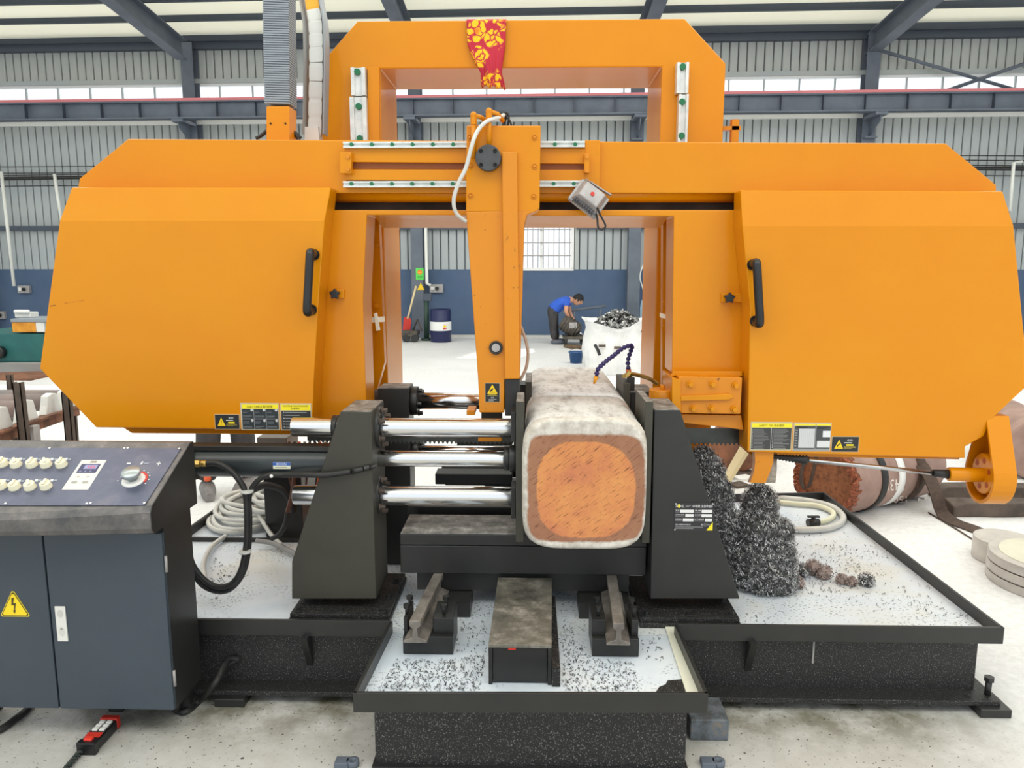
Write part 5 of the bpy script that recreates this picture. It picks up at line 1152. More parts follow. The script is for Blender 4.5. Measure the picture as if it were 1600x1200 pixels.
for py, r_, h in ((667, .06, 0), (773, .056, 0)):
    a = P(583, py, VM); mb = MB(); mb.cyl(a, a+V((.034, 0, 0)), r_+.018, n=28); mb.cyl(a+V((.03, 0, 0)), a+V((.042, 0, 0)), .048, n=28); col_ = mb.build('rod_collar', M['black'], lv, bevel=.003)
    for k in range(6): an = math.radians(60*k+30); c = a+V((.034, math.cos(an)*(r_+.006), math.sin(an)*(r_+.006))); mb = MB(); mb.hexbolt(c, .009, .022, (1, 0, 0)); mb.build('bolt', M['dark_rust'], col_)
a = P(505, 667, VM); mb = MB(); mb.cyl(P(521, 667, VM), P(530, 667, VM), .045, n=24); mb.build('rod_collar', M['black'], lv)
ca, cb = P(296, 722, VM), P(545, 722, VM); cb.z = ca.z
mb = MB(); mb.cyl(ca, cb, .0555, n=36); cyb = mb.build('hydraulic_cylinder', mat('black_cylinder_paint', C(42, 46, 48), C(52, 58, 60), rough=.28, scale=3), lv, bevel=.003)
mb = MB(); mb.box(ca.x+.0, cb.x, VM-.03, VM+.03, ca.z+.052, ca.z+.072); mb.build('tie_bar', M['black'], cyb, bevel=.002)
mb = MB(); mb.cyl(ca-V((.005, 0, 0)), ca+V((.035, 0, 0)), .068, n=28); mb.build('end_cap', M['black'], cyb, bevel=.003)
s = pixsign(427, 722, 454, 732.5, VM-.058).base((228, 228, 200)); s.rect(0, .5, 1, 1, (56, 96, 176), 1); s.text('BOXIN', .22, .58, .78, .92, (226, 232, 240), 2); s.rect(.12, .2, .8, .28, (120, 120, 110), 1); s.build('cylinder_sticker', cyb)
mb = MB(); a = P(800, 716, VM); a0 = P(788, 716, VM); mb.cyl(a0, a0+V((.02, 0, 0)), .046, n=24); mb.cyl(a0+V((.02, 0, 0)), P(807, 716, VM), .052, n=24); mb.build('piston_flange', M['black'], lv, bevel=.003)
for py in (655, 773): mb = MB(); a = P(801, py+8, VM); mb.box(P(799, py, VM).x, P(806.5, py, VM).x, VM-.06, VM+.06, a.z-.055, a.z+.06); mb.build('rod_plate', M['black'], lv, bevel=.003)
def jaw(par, x0, x1, yt, zb_, Y0, Y1):
    a, b = P(x0, yt, Y0), P(x1, yt, Y0); mb = MB(); mb.box(a.x, b.x, Y0, Y1, zb_, a.z); j = mb.build('jaw', M['olive'], par, bevel=.002)
    mb = MB(); mb.box(a.x+.002, b.x-.002, Y0+.003, Y1-.003, a.z, a.z+.0015); mb.build('jaw_top', M['dusty_lit'], j); return b.x
JX0 = jaw(lv, 806, 819, 628, TZ+.003, 2.735, 2.938)
# cylinder hoses
hs = thing('hydraulic_hose', P(380, 800, 2.84), 'pair of black hydraulic hoses hanging in a loop right of the console', 'hose')
mb = MB(); mb.tube(catmull([P(x, y, 2.79) for x, y in ((322, 724), (340, 724), (362, 737), (378, 757), (384, 775), (386, 810), (385, 850), (377, 890), (362, 912), (340, 917), (318, 905), (300, 880), (294, 850))], 8), .0115, 10); mb.build('hose_line', M['rubber'], hs)
mb = MB(); mb.tube(catmull([P(548, 737, 2.735), P(510, 742, 2.732), P(480, 742, 2.745)]+[P(x, y, 2.80) for x, y in ((445, 742), (425, 742), (408, 747), (394, 762), (389, 780), (390, 815), (388, 860), (380, 895), (362, 919), (340, 924), (316, 914), (298, 890))], 8), .0105, 10); mb.build('hose_line', M['rubber'], hs)
mb = MB(); mb.cyl(P(304, 724, 2.79), P(313, 724, 2.79), .015, n=6, smooth=False); mb.cyl(P(313, 724, 2.79), P(323, 724, 2.79), .0125, n=12); mb.build('hose_fitting', M['brass'], hs)
mb = MB(); a, b = P(548, 737, 2.745), P(588, 728, 2.745); mb.cyl(a, a.lerp(b, .5), .011, n=10); mb.cyl(a.lerp(b, .55), a.lerp(b, .75), .012, n=6, smooth=False); mb.cyl(a.lerp(b, .75), b, .008, n=10); mb.build('hose_fitting', M['black'], hs)
for (x, y) in ((386, 768), (383, 862)):
    mb = MB(); q = P(x, y, 2.78); mb.cyl(q-V((0, 0, .004)), q+V((0, 0, .004)), .024, n=12); mb.build('cable_tie', M['hose_white'], hs)
mb = MB(); mb.sph(P(424, 744, 2.77), .007, n=8, m=6); mb.build('tie_end', M['white'], hs)
# fixed right tower with its plate
rv = thing('fixed_vise', V((P(1080, 950, VM).x, VM, DZ)), 'right fixed vise tower carrying the machine data plate', 'vise')
mb = MB(); mb.prism([(1022, 641), (1063, 641), (1156, 936), (1016, 936), (1019, 800)], VY0, VY1); mb.build('tower', M['black'], rv, bevel=.003)
xa, xb = P(1022, 641, VY0).x, P(1063, 641, VY0).x; tz_ = P(1040, 641, VY0).z
mb = MB(); mb.box(xa+.002, xb-.002, VY0+.003, VY1-.003, tz_-.001, tz_+.002); mb.build('tower_top', M['dusty_lit'], rv)
flange(rv, 1000, 1159, 0, 3)
JX1 = P(1008, 628, 2.735).x; jaw(rv, 1008.5, 1021, 628, TZ+.003, 2.735, 2.995)
s = pixsign(1053, 785.5, 1113, 829, VY0).base((44, 44, 46))
W_ = (225, 225, 225)
s.text('S', .02, .85, .08, .94, W_, 2); s.disc(.11, .89, .035, .07, (236, 220, 60), 1); s.text('HEL', .145, .84, .25, .93, W_, 2); s.lines(.28, .85, .43, .93, 2, (150, 150, 150), 2, .5); s.text('中德数', .46, .84, .66, .94, W_, 2); s.text('金属带锯床', .69, .84, .98, .94, W_, 2)
for i, (a, b, l1, l2) in enumerate(((.13, .70, '型号', '重量'), (.27, .70, '主电机功率', '总功率'), (.21, .79, '带锯规格', '出厂日期编号'))):
    y0 = .655-.155*i; s.rect(a+.01, y0, .495, y0+.105, (228, 228, 226), 1); s.rect(b, y0, .975, y0+.105, (228, 228, 226), 1)
    s.text(l1, .02, y0+.055, .02+(a-.02)*.9, y0+.105, W_, 2); s.text(l2, .52, y0+.055, .52+(b-.52)*.92, y0+.105, W_, 2); s.rect(.02, y0+.01, .02+(a-.02)*.9, y0+.03, (120, 120, 120), 1); s.rect(.52, y0+.01, .52+(b-.52)*.9, y0+.03, (120, 120, 120), 1)
s.text('浙江中德数机床有限公司', .03, .2, .42, .255, W_, 2); s.lines(.03, .06, .8, .17, 2, (150, 150, 150), 2, .4); s.rect(.70, .2, .74, .25, (170, 170, 170), 1); s.rect(.77, .17, .83, .27, (150, 150, 150), 1); s.rect(.78, .18, .82, .26, (44, 44, 46), 2); s.rect(.85, .21, .93, .24, (140, 140, 140), 1)
s.poly([(.84, .02), (1.0, .02), (1.0, .33)], (240, 222, 36), 1)
for x_, y_ in ((.975, .975), (.02, .04), (.02, .97)): s.disc(x_, y_, .02, .028, (200, 200, 200), 3)
s.build('data_plate', rv)
# rear vise
rvv = thing('rear_vise', V((P(615, 800, 3.4).x, 3.4, DZ)), 'rear vise tower with chromed rods behind the front vise', 'vise')
a = P(590, 607, 3.27); b = P(638, 607, 3.27)
mb = MB(); mb.box(a.x, b.x, 3.27, 3.41, DZ, a.z); mb.build('tower', M['black'], rvv, bevel=.003)
mb = MB(); mb.box(a.x+.002, b.x-.002, 3.273, 3.407, a.z-.001, a.z+.002); mb.build('tower_top', M['dusty_lit'], rvv)
for py, r_ in ((626, .037), (704, .024)):
    q = P(615, py, 3.36); mb = MB(); mb.cyl(V((b.x-.01, 3.36, q.z)), V((P(806, py, 3.36).x, 3.36, q.z)), r_, n=28); mb.build('guide_rod', M['chrome'], rvv)
    mb = MB(); mb.cyl(V((b.x, 3.36, q.z)), V((b.x+.03, 3.36, q.z)), r_+.028, n=24); cc_ = mb.build('rod_collar', M['black'], rvv, bevel=.003)
    for k in range(5): an = math.radians(72*k+40); c = V((b.x+.03, 3.36+math.cos(an)*(r_+.018), q.z+math.sin(an)*(r_+.018))); mb = MB(); mb.hexbolt(c, .009, .02, (1, 0, 0)); mb.build('bolt', M['black'], cc_)
q = P(588, 612, 3.36); mb = MB(); mb.cyl(V((a.x-.05, 3.36, P(615, 626, 3.36).z)), V((a.x, 3.36, P(615, 626, 3.36).z)), .05, n=24); mb.build('rod_collar', M['dark_rust'], rvv, bevel=.003)
q = P(570, 614, 3.36); mb = MB(); mb.cyl(V((a.x-.16, 3.36, P(615, 626, 3.36).z)), V((a.x-.05, 3.36, P(615, 626, 3.36).z)), .02, n=16); mb.build('guide_rod', M['chrome'], rvv)
jaw(rvv, 821, 831, 597, TZ+.003, 3.22, 3.5)
mb = MB(); x0 = P(803, 640, 3.36).x; mb.box(x0, P(823, 640, 3.36).x, 3.3, 3.42, .72, 1.08); mb.build('rod_plate', M['black'], rvv)
frj = thing('rear_fixed_vise', V((P(1000, 700, 3.3).x, 3.35, DZ)), 'low dark rear fixed vise jaw right of the ingot behind the coolant nozzle', 'vise')
x0 = P(974, 600, 3.22).x; 
mb = MB(); mb.box(x0, x0+.03, 3.22, 3.5, DZ, 1.10); mb.build('jaw', M['olive'], frj, bevel=.002)
mb = MB(); mb.box(x0+.03, x0+.13, 3.24, 3.44, DZ, 1.06); mb.build('tower', M['black'], frj, bevel=.003)
mb = MB(); mb.box(x0+.002, x0+.128, 3.243, 3.437, 1.06, 1.063); mb.build('tower_top', M['dusty_lit'], frj)
# coolant pipe + flexible nozzle
cn = thing('coolant_nozzle', P(982, 590, 3.3), 'violet segmented coolant nozzle bent over the ingot top', 'nozzle')
pth = catmull([P(x, y, Y) for x, y, Y in ((982, 578, 3.33), (981, 564, 3.33), (985, 550, 3.32), (988, 541, 3.3), (983, 540, 3.28), (972, 545, 3.26), (958, 556, 3.22), (944, 567, 3.18), (934, 577, 3.15), (932, 588, 3.14))], 6)
L = [0]
for a_, b_ in zip(pth, pth[1:]): L.append(L[-1]+(b_-a_).length)
ns = 19
for i in range(ns):
    t0 = L[-1]*(i+.05)/ns; t1 = L[-1]*(i+.95)/ns
    def at_(s_):
        for k in range(len(pth)-1):
            if L[k+1] >= s_: return pth[k].lerp(pth[k+1], (s_-L[k])/(L[k+1]-L[k]+1e-9))
        return pth[-1]
    p0, p1 = at_(t0), at_(t1); d = p1-p0; l_ = d.length
    mb = MB(); mb.lathe(p0, [(.007, 0), (.0105, l_*.25), (.0105, l_*.5), (.0065, l_*.8), (.0065, l_)], 10, d.normalized()); mb.build('segment', M['purple'], cn)
mb = MB(); a_, b_ = P(982, 584, 3.33), P(982, 577, 3.33); mb.cyl(a_, b_, .012, n=10); mb.build('base_fitting', M['red'] if False else mat('orange_fitting', C(226, 110, 40)), cn)
mb = MB(); a_ = pth[-1]; mb.cyl(a_, P(928, 600, 3.14), .010, .004, n=10); mb.build('tip', mat('amber_tip', C(240, 160, 30)), cn)
mb = MB(); mb.tube(catmull([P(x, y, Y) for x, y, Y in ((975, 588, 3.28), (983, 584, 3.33), (1000, 587, 3.36), (1015, 592, 3.4), (1028, 600, 3.4))], 6), .009, 8); mb.cyl(P(979, 590, 3.29), P(986, 582, 3.29), .016, n=6, smooth=False); mb.build('supply_pipe', M['brass'], cn)
mb = MB(); q = P(984, 597, 3.26); mb.box(q.x-.012, q.x+.02, 3.25, 3.28, 1.06, q.z+.02); mb.build('pipe_bracket', M['black'], cn)
mb = MB(); a_, b_ = PZ(300, 846, DZ), PZ(470, 846, DZ); mb.box(a_.x, b_.x, a_.y, a_.y+.012, DZ, DZ+.02); mb.build('tray_divider', M['black'], base)
# ---------------- the ingot
xm0, xm1 = JX0, JX1; cx = (xm0+xm1)/2; a_ = (xm1-xm0)/2-.0005; z0 = TZ+.001; z1 = P(900, 650, 2.70).z; cz = (z0+z1)/2; b_ = (z1-z0)/2
mb = MB(); N = 64
def sec(Y, sx, sz, p=6.0, clip=None, dz=0):
    out = []
    for j in range(N):
        t_ = 2*math.pi*j/N; c_, s_ = math.cos(t_), math.sin(t_); r_ = (abs(c_)**p+abs(s_)**p)**(-1/p); z_ = cz+b_*sz*r_*s_+dz
        out.append(V((cx+a_*sx*r_*c_, Y, min(z_, clip) if clip else z_)))
    return out
rings = [sec(2.664, .90, .92, 5), sec(2.662, .955, .955, 5), sec(2.672, 1.01, .985, 5), sec(2.695, 1.032, .998, 5.5), sec(2.715, 1.03, 1, 5.5), sec(2.734, .999, 1, 6), sec(2.9, .998, 1, 6.5), sec(3.124, .998, 1, 6.5), sec(3.126, .998, 1, 6.5, .842), sec(3.138, .998, 1, 6.5, .842), sec(3.14, .998, 1, 6.5), sec(3.5, .99, .995, 6.5), sec(4.03, .985, .99, 6), sec(4.07, .96, .96, 5)]
vs = [q for rg in rings for q in rg]; fs = []; mis = []
mb.m = 0; mb.add(vs, [[i*N+j, i*N+(j+1) % N, (i+1)*N+(j+1) % N, (i+1)*N+j] for i in (0, 1, 2) for j in range(N)]+[[j for j in range(N)]], True)
mb.m = 1; o = 0
for i in range(3, len(rings)-1):
    for j in range(N): mb.f.append([i*N+j, i*N+(j+1) % N, (i+1)*N+(j+1) % N, (i+1)*N+j]); mb.mi.append(1); mb.sm.append(i not in (7, 8, 9))
mb.f.append([(len(rings)-1)*N+j for j in range(N)]); mb.mi.append(1); mb.sm.append(False)
ing = mb.build('steel_ingot', [M['ingot_face'], M['ingot_skin']], origin=(cx, 2.664, z0))
tag(ing, 'big square ingot with rounded corners and a copper brown sawn face clamped in the vise', 'ingot')
# ---------------- swarf heaps
def heap(name, balls, ncurl, r, label, mats, seed, w=.0011, parent=None):
    rnd = random.Random(seed); mb = MB(); mb.m = 1
    for c, rad, sc in balls: mb.sph(c, rad*.93, sc, 16, 10)
    for v_ in mb.v: v_ += V((rnd.uniform(-1, 1), rnd.uniform(-1, 1), rnd.uniform(-1, 1)))*.006; v_.z = max(v_.z, DZ+.002)
    mb.m = 0; tot = sum(rad*rad*sc[0]*sc[2] for _, rad, sc in balls)
    for c, rad, sc in balls:
        for i in range(int(ncurl*rad*rad*sc[0]*sc[2]/tot)):
            d = V((rnd.gauss(0, 1), rnd.gauss(0, 1), rnd.gauss(0, 1))).normalized(); k = rnd.uniform(.88, 1.10)
            p = c+V((d.x*sc[0], d.y*sc[1], d.z*sc[2]))*rad*k
            if p.z < DZ+.004: continue
            curl(mb, p, rnd.uniform(*r), rnd, w, 5)
    for v_ in mb.v: v_.z = max(v_.z, DZ+.001)
    return tag(mb.build(name, mats, parent), label, 'swarf', kind='stuff')
hp = lambda x, y, Y: P(x, y, Y)
balls = [(hp(1187, 790, 3.12), .075, (1, 1, 1.2)), (hp(1184, 830, 3.1), .095, (1.1, 1, 1.2)), (hp(1180, 880, 3.08), .11, (1.1, 1, 1.1)), (hp(1198, 905, 3.06), .115, (1.05, .9, .9)), (hp(1219, 832, 3.1), .06, (1, 1, 1)), (hp(1212, 870, 3.08), .085, (1, 1, 1.2)), (hp(1226, 908, 3.04), .05, (1, 1, .9))]
heap('swarf_heap', balls, 15000, (.004, .008), 'tall grey heap of steel swarf under the orange chute', [M['swarf'], M['swarf_core']], 31)
balls = [(hp(1098, 715, 3.12), .05, (1, 1, 1)), (hp(1106, 740, 3.12), .07, (1, 1, 1.2)), (hp(1118, 775, 3.12), .075, (1, 1, 1.2)), (hp(1126, 815, 3.12), .075, (1, 1, 1.2)), (hp(1135, 850, 3.12), .075, (1, 1, 1.2)), (hp(1138, 890, 3.13), .09, (1, 1, 1.2)), (hp(1138, 925, 3.14), .11, (1, .9, 1))]
heap('swarf_heap', balls, 11000, (.004, .008), 'grey steel swarf sliding down beside the right fixed vise tower', [M['swarf'], M['swarf_core']], 32)
for i, (x, y, r_) in enumerate(((1243, 908, .032), (1250, 890, .035), (1270, 886, .035), (1287, 893, .032), (1315, 901, .022), (1330, 904, .02), (1353, 904, .031))):
    q = PZ(x, y+10, DZ); q.z = DZ+r_*.7
    rnd_ = random.Random(50+i); mb = MB(); mb.m = 1; mb.sph(q, r_*.85, (1, 1, .9), 12, 8); mb.m = 0
    for k in range(260): d = V((rnd_.gauss(0, 1), rnd_.gauss(0, 1), rnd_.gauss(0, 1))).normalized(); curl(mb, q+d*r_*rnd_.uniform(.8, 1.1), rnd_.uniform(.004, .008), rnd_, .0016, 4)
    for v_ in mb.v: v_.z = max(v_.z, DZ+.001)
    o = mb.build('swarf_clump', [M['swarf_tan'] if i not in (1, 6) else M['swarf'], M['swarf_tan'] if i not in (1, 6) else M['swarf_core']])
    tag(o, ['tan swarf clump touching the foot of the tall heap', 'dark swarf clump behind the clump at the foot of the heap', 'tan swarf clump second from the heap in the back row', 'tan swarf clump third from the heap in the back row', 'small tan swarf clump left of the tiniest clump', 'tiniest tan swarf clump between the row and the lone clump', 'lone dark round swarf clump at the right end of the row'][i], 'swarf', 'loose swarf clumps on the tray')
# ---------------- hoses on the trays
Y0 = 3.8
hc_ = thing('hose_coil', PZ(425, 815, DZ), 'white hose coil lying on the left side of the tray', 'hose coil')
rnd = random.Random(8); cc0 = PZ(414, 808, DZ)
for k in range(11):
    pts = []
    for i in range(33):
        a = 2*math.pi*i/32; rx = .19+.016*(k % 7)-.02*(k % 3); ry = .30-.016*(k % 7)+.02*(k % 2)
        p = V((cc0.x+.02*k-.08+(.03 if k > 6 else 0)+rx*math.cos(a), cc0.y+ry*math.sin(a)*.95+.012*k, DZ+.018+.012*k+.004*math.sin(a*2+k))); pts.append(p)
    mb = MB(); mb.tube(pts, .0125, 7); mb.build('hose_loop', M['hose_white'], hc_)
for j, (pts, r_, m_) in enumerate((([(352, 838, DZ+.02), (330, 855, DZ+.02), (318, 880, DZ+.03), (320, 905, DZ+.03)], .012, 'hose_white'), ([(400, 845, DZ+.04), (430, 850, DZ+.03), (470, 870, DZ+.02)], .012, 'hose_grey'), ([(390, 780, DZ+.1), (420, 830, DZ+.05), (440, 852, DZ+.03)], .011, 'hose_white'))):
    mb = MB(); mb.tube(catmull([PZ(*p) for p in pts], 8), r_, 8); mb.build('hose_loop', M[m_], hc_)
bc = thing('brown_cable', PZ(440, 850, DZ), 'brown and black cable hanging down over the white hose coil', 'cable')
mb = MB(); mb.tube(catmull([P(x, y, 3.4) for x, y in ((463, 715), (460, 745), (456, 775), (449, 800))], 8), .011, 8); mb.build('cable', M['cable_brown'], bc)
mb = MB(); mb.tube(catmull([P(x, y, 3.4) for x, y in ((449, 800), (446, 818), (437, 834), (424, 842))], 8), .012, 8); mb.build('cable', M['rubber'], bc)
hu = thing('hydraulic_unit', V((P(440, 730, 3.62).x, 3.7, DZ)), 'dark hydraulic unit with cables behind the black cylinder', 'hydraulic unit')
mb = MB(); a, b = P(412, 770, 3.6), P(468, 700, 3.6); mb.box(a.x, b.x, 3.6, 3.9, DZ, b.z-.12); mb.build('tank', M['black'], hu, bevel=.005)
mb = MB(); a, b = P(402, 705, 3.62), P(448, 684, 3.62); mb.box(a.x, b.x, 3.62, 3.8, b.z-.2, b.z); mb.build('terminal_box', M['grey_dark'] if False else mat('mid_grey_box', C(118, 118, 116)), hu, bevel=.004)
rnd = random.Random(77)
for i in range(9):
    x_ = 452+8*i; q0 = P(x_, 690, 3.58); q1 = P(x_+rnd.uniform(-12, 12), 775, 3.58); mb = MB(); mb.tube(catmull([q0, q0.lerp(q1, .4)+V((rnd.uniform(-.03, .03), -.02, 0)), q1], 6), .007, 6); mb.build('cable', [M['cable_brown'], M['rubber'], mat('orange_wire', C(220, 96, 40)), M['hose_grey']][i % 4], hu)
mb = MB(); a = P(420, 800, 3.55); mb.tube(catmull([P(x, y, 3.55) for x, y in ((395, 765), (415, 758), (440, 765), (455, 782), (458, 800))], 8), .018, 8); mb.build('cable', M['rubber'], hu)
# white hose with valve on the right of the tray
wh = thing('drain_hose', PZ(1280, 800, DZ), 'white hose loop with a black valve lying at the back right of the tray', 'hose')
mb = MB(); mb.tube(catmull([PZ(x, y, DZ+.017) for x, y in ((1195, 775), (1230, 779), (1265, 783), (1300, 792), (1317, 806), (1313, 818), (1290, 826), (1250, 828), (1220, 826))], 8), .0165, 10); mb.build('hose_line', M['hose_white'], wh)
mb = MB(); mb.tube(catmull([PZ(x, y, DZ+.016) for x, y in ((1195, 782), (1240, 787), (1275, 790), (1298, 798), (1302, 806), (1292, 813), (1278, 816))], 8), .014, 10); mb.build('hose_line', mat('cream_hose', C(222, 222, 196)), wh)
mb = MB(); a, b = PZ(1279, 816, DZ+.02), PZ(1262, 817, DZ+.02); mb.cyl(a, b, .02, n=12); c = a.lerp(b, .5); mb.cyl(c, c+V((0, 0, .03)), .012, n=8); mb.box(c.x-.03, c.x+.03, c.y-.008, c.y+.008, c.z+.028, c.z+.036); mb.build('valve', M['dark_plastic'], wh)
# ---------------- control cabinet
KY0, KY1 = 2.36, 2.57
kxR = P(273, 1108, KY0).x; kxL = -2.02; zb = P(100, 1108, KY0).z; zt = P(250, 843, KY0).z+.02
kc = thing('control_cabinet', V(((kxL+kxR)/2, 2.46, 0)), 'dark slate control cabinet with a sloping button console at the left', 'control cabinet')
mb = MB(); mb.box(kxL, kxR, KY0+.012, KY1, zb, zt); mb.build('body', M['cabinet'], kc, bevel=.003)
mb = MB(); mb.box(kxR, kxR+.001, KY0+.012, KY1, zb, zt+.1); mb.build('side_panel', M['black'], kc)
for (x_, y_) in ((kxL+.05, 2.5), (kxR-.08, 2.52), (kxL+.5, 2.52)):
    mb = MB(); mb.box(x_, x_+.05, y_, y_+.04, 0, zb); mb.build('leg', M['black'], kc)
xs = P(80, 976, KY0).x
for (x0, x1) in ((kxL+.003, xs-.003), (xs+.003, kxR-.002)):
    mb = MB(); mb.box(x0, x1, KY0, KY0+.012, zb+.002, zt); mb.build('door', M['cabinet'], kc, bevel=.002)
s = pixsign(88, 947, 107, 1001, KY0); o_ = s.o; s = Sign(P(91.5, 1001, KY0), V((.034, 0, 0)), V((0, 0, P(91, 947, KY0).z-P(91, 1001, KY0).z)), (0, -1, 0), .004).base((222, 220, 214))
s.disc(.5, .8, .3, .11, (196, 194, 188), 1); s.disc(.5, .28, .3, .14, (206, 204, 198), 1); s.disc(.5, .36, .1, .03, (150, 148, 140), 2)
lk = s.build('door_lock', kc); lk['label'] = 'white recessed door lock'
a, b, c = P(2, 963, KY0), P(47, 963, KY0), P(22, 923, KY0)
s = Sign(a, V((b.x-a.x, 0, 0)), V((0, 0, c.z-a.z)), (0, -1, 0), .001)
def rtri(s, k, col, l):
    cs_ = [(.5+(x-.5)*k, .36+(y-.36)*k) for x, y in ((.04, 0), (.96, 0), (1.0, .07), (.545, .98), (.455, .98), (0, .07))]; s.poly(cs_, col, l)
rtri(s, 1.0, (240, 214, 50), 0); rtri(s, .93, (70, 60, 20), 1); rtri(s, .84, (246, 214, 26), 2)
s.poly([(.44, .74), (.53, .74), (.48, .52), (.58, .54), (.52, .26), (.55, .27), (.5, .12), (.44, .25), (.48, .25), (.51, .46), (.41, .44)], (70, 56, 10), 3); s.build('voltage_sign', kc)
for py in (868, 1047):
    mb = MB(); q = P(258 if py < 900 else 271, py, KY0+.01); mb.cyl(V((kxR+.004, KY0+.006, q.z)), V((kxR+.004, KY0+.006, q.z-.055)), .005, n=8); mb.build('hinge', M['cast_grey'], kc)
# console body: slices along x with a bowed front lip
xR = P(298, 690, 2.57).x; n = 18
pl0 = V((0, 2.555, .985)); slope = (V((0, 2.285, .862))-pl0).normalized(); pn = V((1, 0, 0)).cross(slope); pn = pn if pn.z > 0 else -pn
def bow(x_): t_ = max(0, min(1, (xR-x_)/.75)); return -.045*math.sin(t_*math.pi/2)
def prof(x_):
    b_ = bow(x_); zz = lambda y: pl0.z+(y-pl0.y)*slope.z/slope.y
    yf = 2.262+b_; return [V((x_, yf+.012, .765)), V((x_, yf, .785)), V((x_, yf, zz(yf)-.014)), V((x_, yf+.012, zz(yf+.012))), V((x_, 2.565, zz(2.565))), V((x_, 2.585, zz(2.565)+.0)), V((x_, 2.585, .765))]
mb = MB(); rg = [prof(xR-(xR-kxL)*i/n) for i in range(n+1)]; k = 7; vs = [q for r_ in rg for q in r_]
mb.add(vs, [[i*k+j, i*k+(j+1) % k, (i+1)*k+(j+1) % k, (i+1)*k+j] for i in range(n) for j in range(k)]+[list(range(k)), [n*k+j for j in range(k)]]); mb.build('console_housing', M['console_rim'], kc, bevel=.004)
mb = MB(); mb.ext([q+V((.0005, 0, 0)) for q in prof(xR)[0:]], (.0015, 0, 0)); mb.build('side_panel', M['black'], kc)
def PPan(px, py):
    d = ray(px, py); o = V((0, 0, CAM_H)); q = pl0+pn*.0015; t_ = (q-o).dot(pn)/d.dot(pn); return o+d*t_
mb = MB(); c = [PPan(-60, 700), PPan(283, 701), PPan(226, 790), PPan(-60, 790)]; mb.ext([q+pn*.002 for q in c], -pn*.003); mb.build('panel_plate', M['console'], kc)
for (x, y) in ((78, 701), (195, 701), (200, 701), (280, 702), (9, 788), (136, 788), (142, 787), (226, 787)):
    mb = MB(); q = PPan(x, y); mb.cyl(q, q+pn*.004, .004, n=8); mb.build('screw', M['steel'], kc)
e_s = slope; 
for i, (x, y) in enumerate(((5, 727), (26, 728), (51, 728), (73, 728), (97, 728), (3, 762), (24, 763), (48, 763), (73, 762))):
    q = PPan(x, y); mb = MB(); mb.lathe(q, [(.019, 0), (.0185, .006), (.017, .008), (.0165, .02), (.015, .022), (.0, .021)], 20, pn); bt = mb.build('selector_knob', M['beige'], kc)
    mb = MB(); t_ = q+pn*.022; dr = (V((1, 0, 0))*(.6 if i % 2 else .1)+slope*.8).normalized(); sd_ = dr.cross(pn)
    mb.ext([t_+dr*.013+sd_*.004, t_+dr*.013-sd_*.004, t_-dr*.013-sd_*.004, t_-dr*.013+sd_*.004], pn*.006); mb.build('grip', M['beige'], bt)
def psign(p00, p10, p01): 
    o = PPan(*p00)+pn*.001; return Sign(o, PPan(*p10)-PPan(*p00), PPan(*p01)-PPan(*p00), pn, .002)
for i, (x, y) in enumerate(((11, 719), (33, 718.5), (57, 719), (82, 719), (104, 719), (8, 752), (31, 753), (58, 752), (82, 752))):
    s = psign((x-4, y+2), (x+7, y+2), (x-2, y-3)); s.rect(0, .1, .45, .9, (196, 200, 206), 0); s.rect(.55, .2, .95, .7, (150, 156, 166), 0); s.build('button_legend', kc)
s = psign((97, 766), (138, 766), (128, 720)); s.base((214, 212, 206)); s.rect(.12, .55, .88, .86, (60, 62, 100), 1); s.rect(.3, .68, .8, .82, (150, 150, 190), 2); s.text('8.8.8', .45, .70, .72, .79, (230, 90, 120), 3); s.rect(.4, .9, .65, .97, (150, 140, 130), 1)
for i in range(3): s.disc(.25+.2*i, .6, .05, .025, (120, 124, 150), 2)
for i in range(2):
    s.rect(.18+.42*i, .2, .4+.42*i, .27, (160, 158, 150), 1); s.disc(.3+.38*i, .42, .06, .03, (180, 176, 170), 1)
s.text('MCGS', .36, .33, .6, .37, (120, 118, 112), 2) if False else None
s.build('display_unit', kc)
q = PPan(209, 751); mb = MB(); mb.lathe(q, [(.037, 0), (.036, .005), (.03, .008), (.0, .008)], 28, pn); kd = mb.build('speed_dial', M['chain_white'], kc)
mb = MB(); mb.lathe(q+pn*.008, [(.016, 0), (.016, .014), (.029, .018), (.030, .028), (.027, .032), (0, .033)], 28, pn); mb.build('dial_cap', mat('satin_dial', C(176, 184, 186), rough=.3, metal=.6), kd)
mb = MB(); pts = []
X1 = V((1, 0, 0)); 
for i in range(9): an = math.radians(-15+12*i); pts.append(q+pn*.0035+(X1*math.cos(an)-slope*math.sin(an))*.044)
for i in reversed(range(9)): an = math.radians(-15+12*i); pts.append(q+pn*.0035+(X1*math.cos(an)-slope*math.sin(an))*.036)
mb.add(pts, [[i, i+1, 16-i, 17-i] for i in range(8)]); mb.build('red_zone', M['red'], kd)
for an in range(-20, 210, 23):
    a_ = math.radians(an); p = q+pn*.0035+(X1*math.cos(a_)-slope*math.sin(a_))*.049; mb = MB(); mb.cyl(p-pn*.002, p+pn*.0006, .0022, n=6); mb.build('dial_mark', M['white'], kc)
s = psign((198, 726), (204, 726), (199, 724)); s.rect(0, 0, 1, 1, (220, 220, 220), 0); s.build('minus_mark', kc)
s = psign((244, 728), (251, 728), (246, 722)); s.rect(.4, 0, .6, 1, (220, 220, 220), 0); s.rect(0, .4, 1, .6, (220, 220, 220), 0); s.build('plus_mark', kc)
s = psign((218, 728), (231, 728), (222, 722)); s.rect(0, .2, .25, 1, (200, 202, 208), 0); s.rect(.4, .3, 1, .7, (140, 146, 160), 0); s.build('dial_legend', kc)
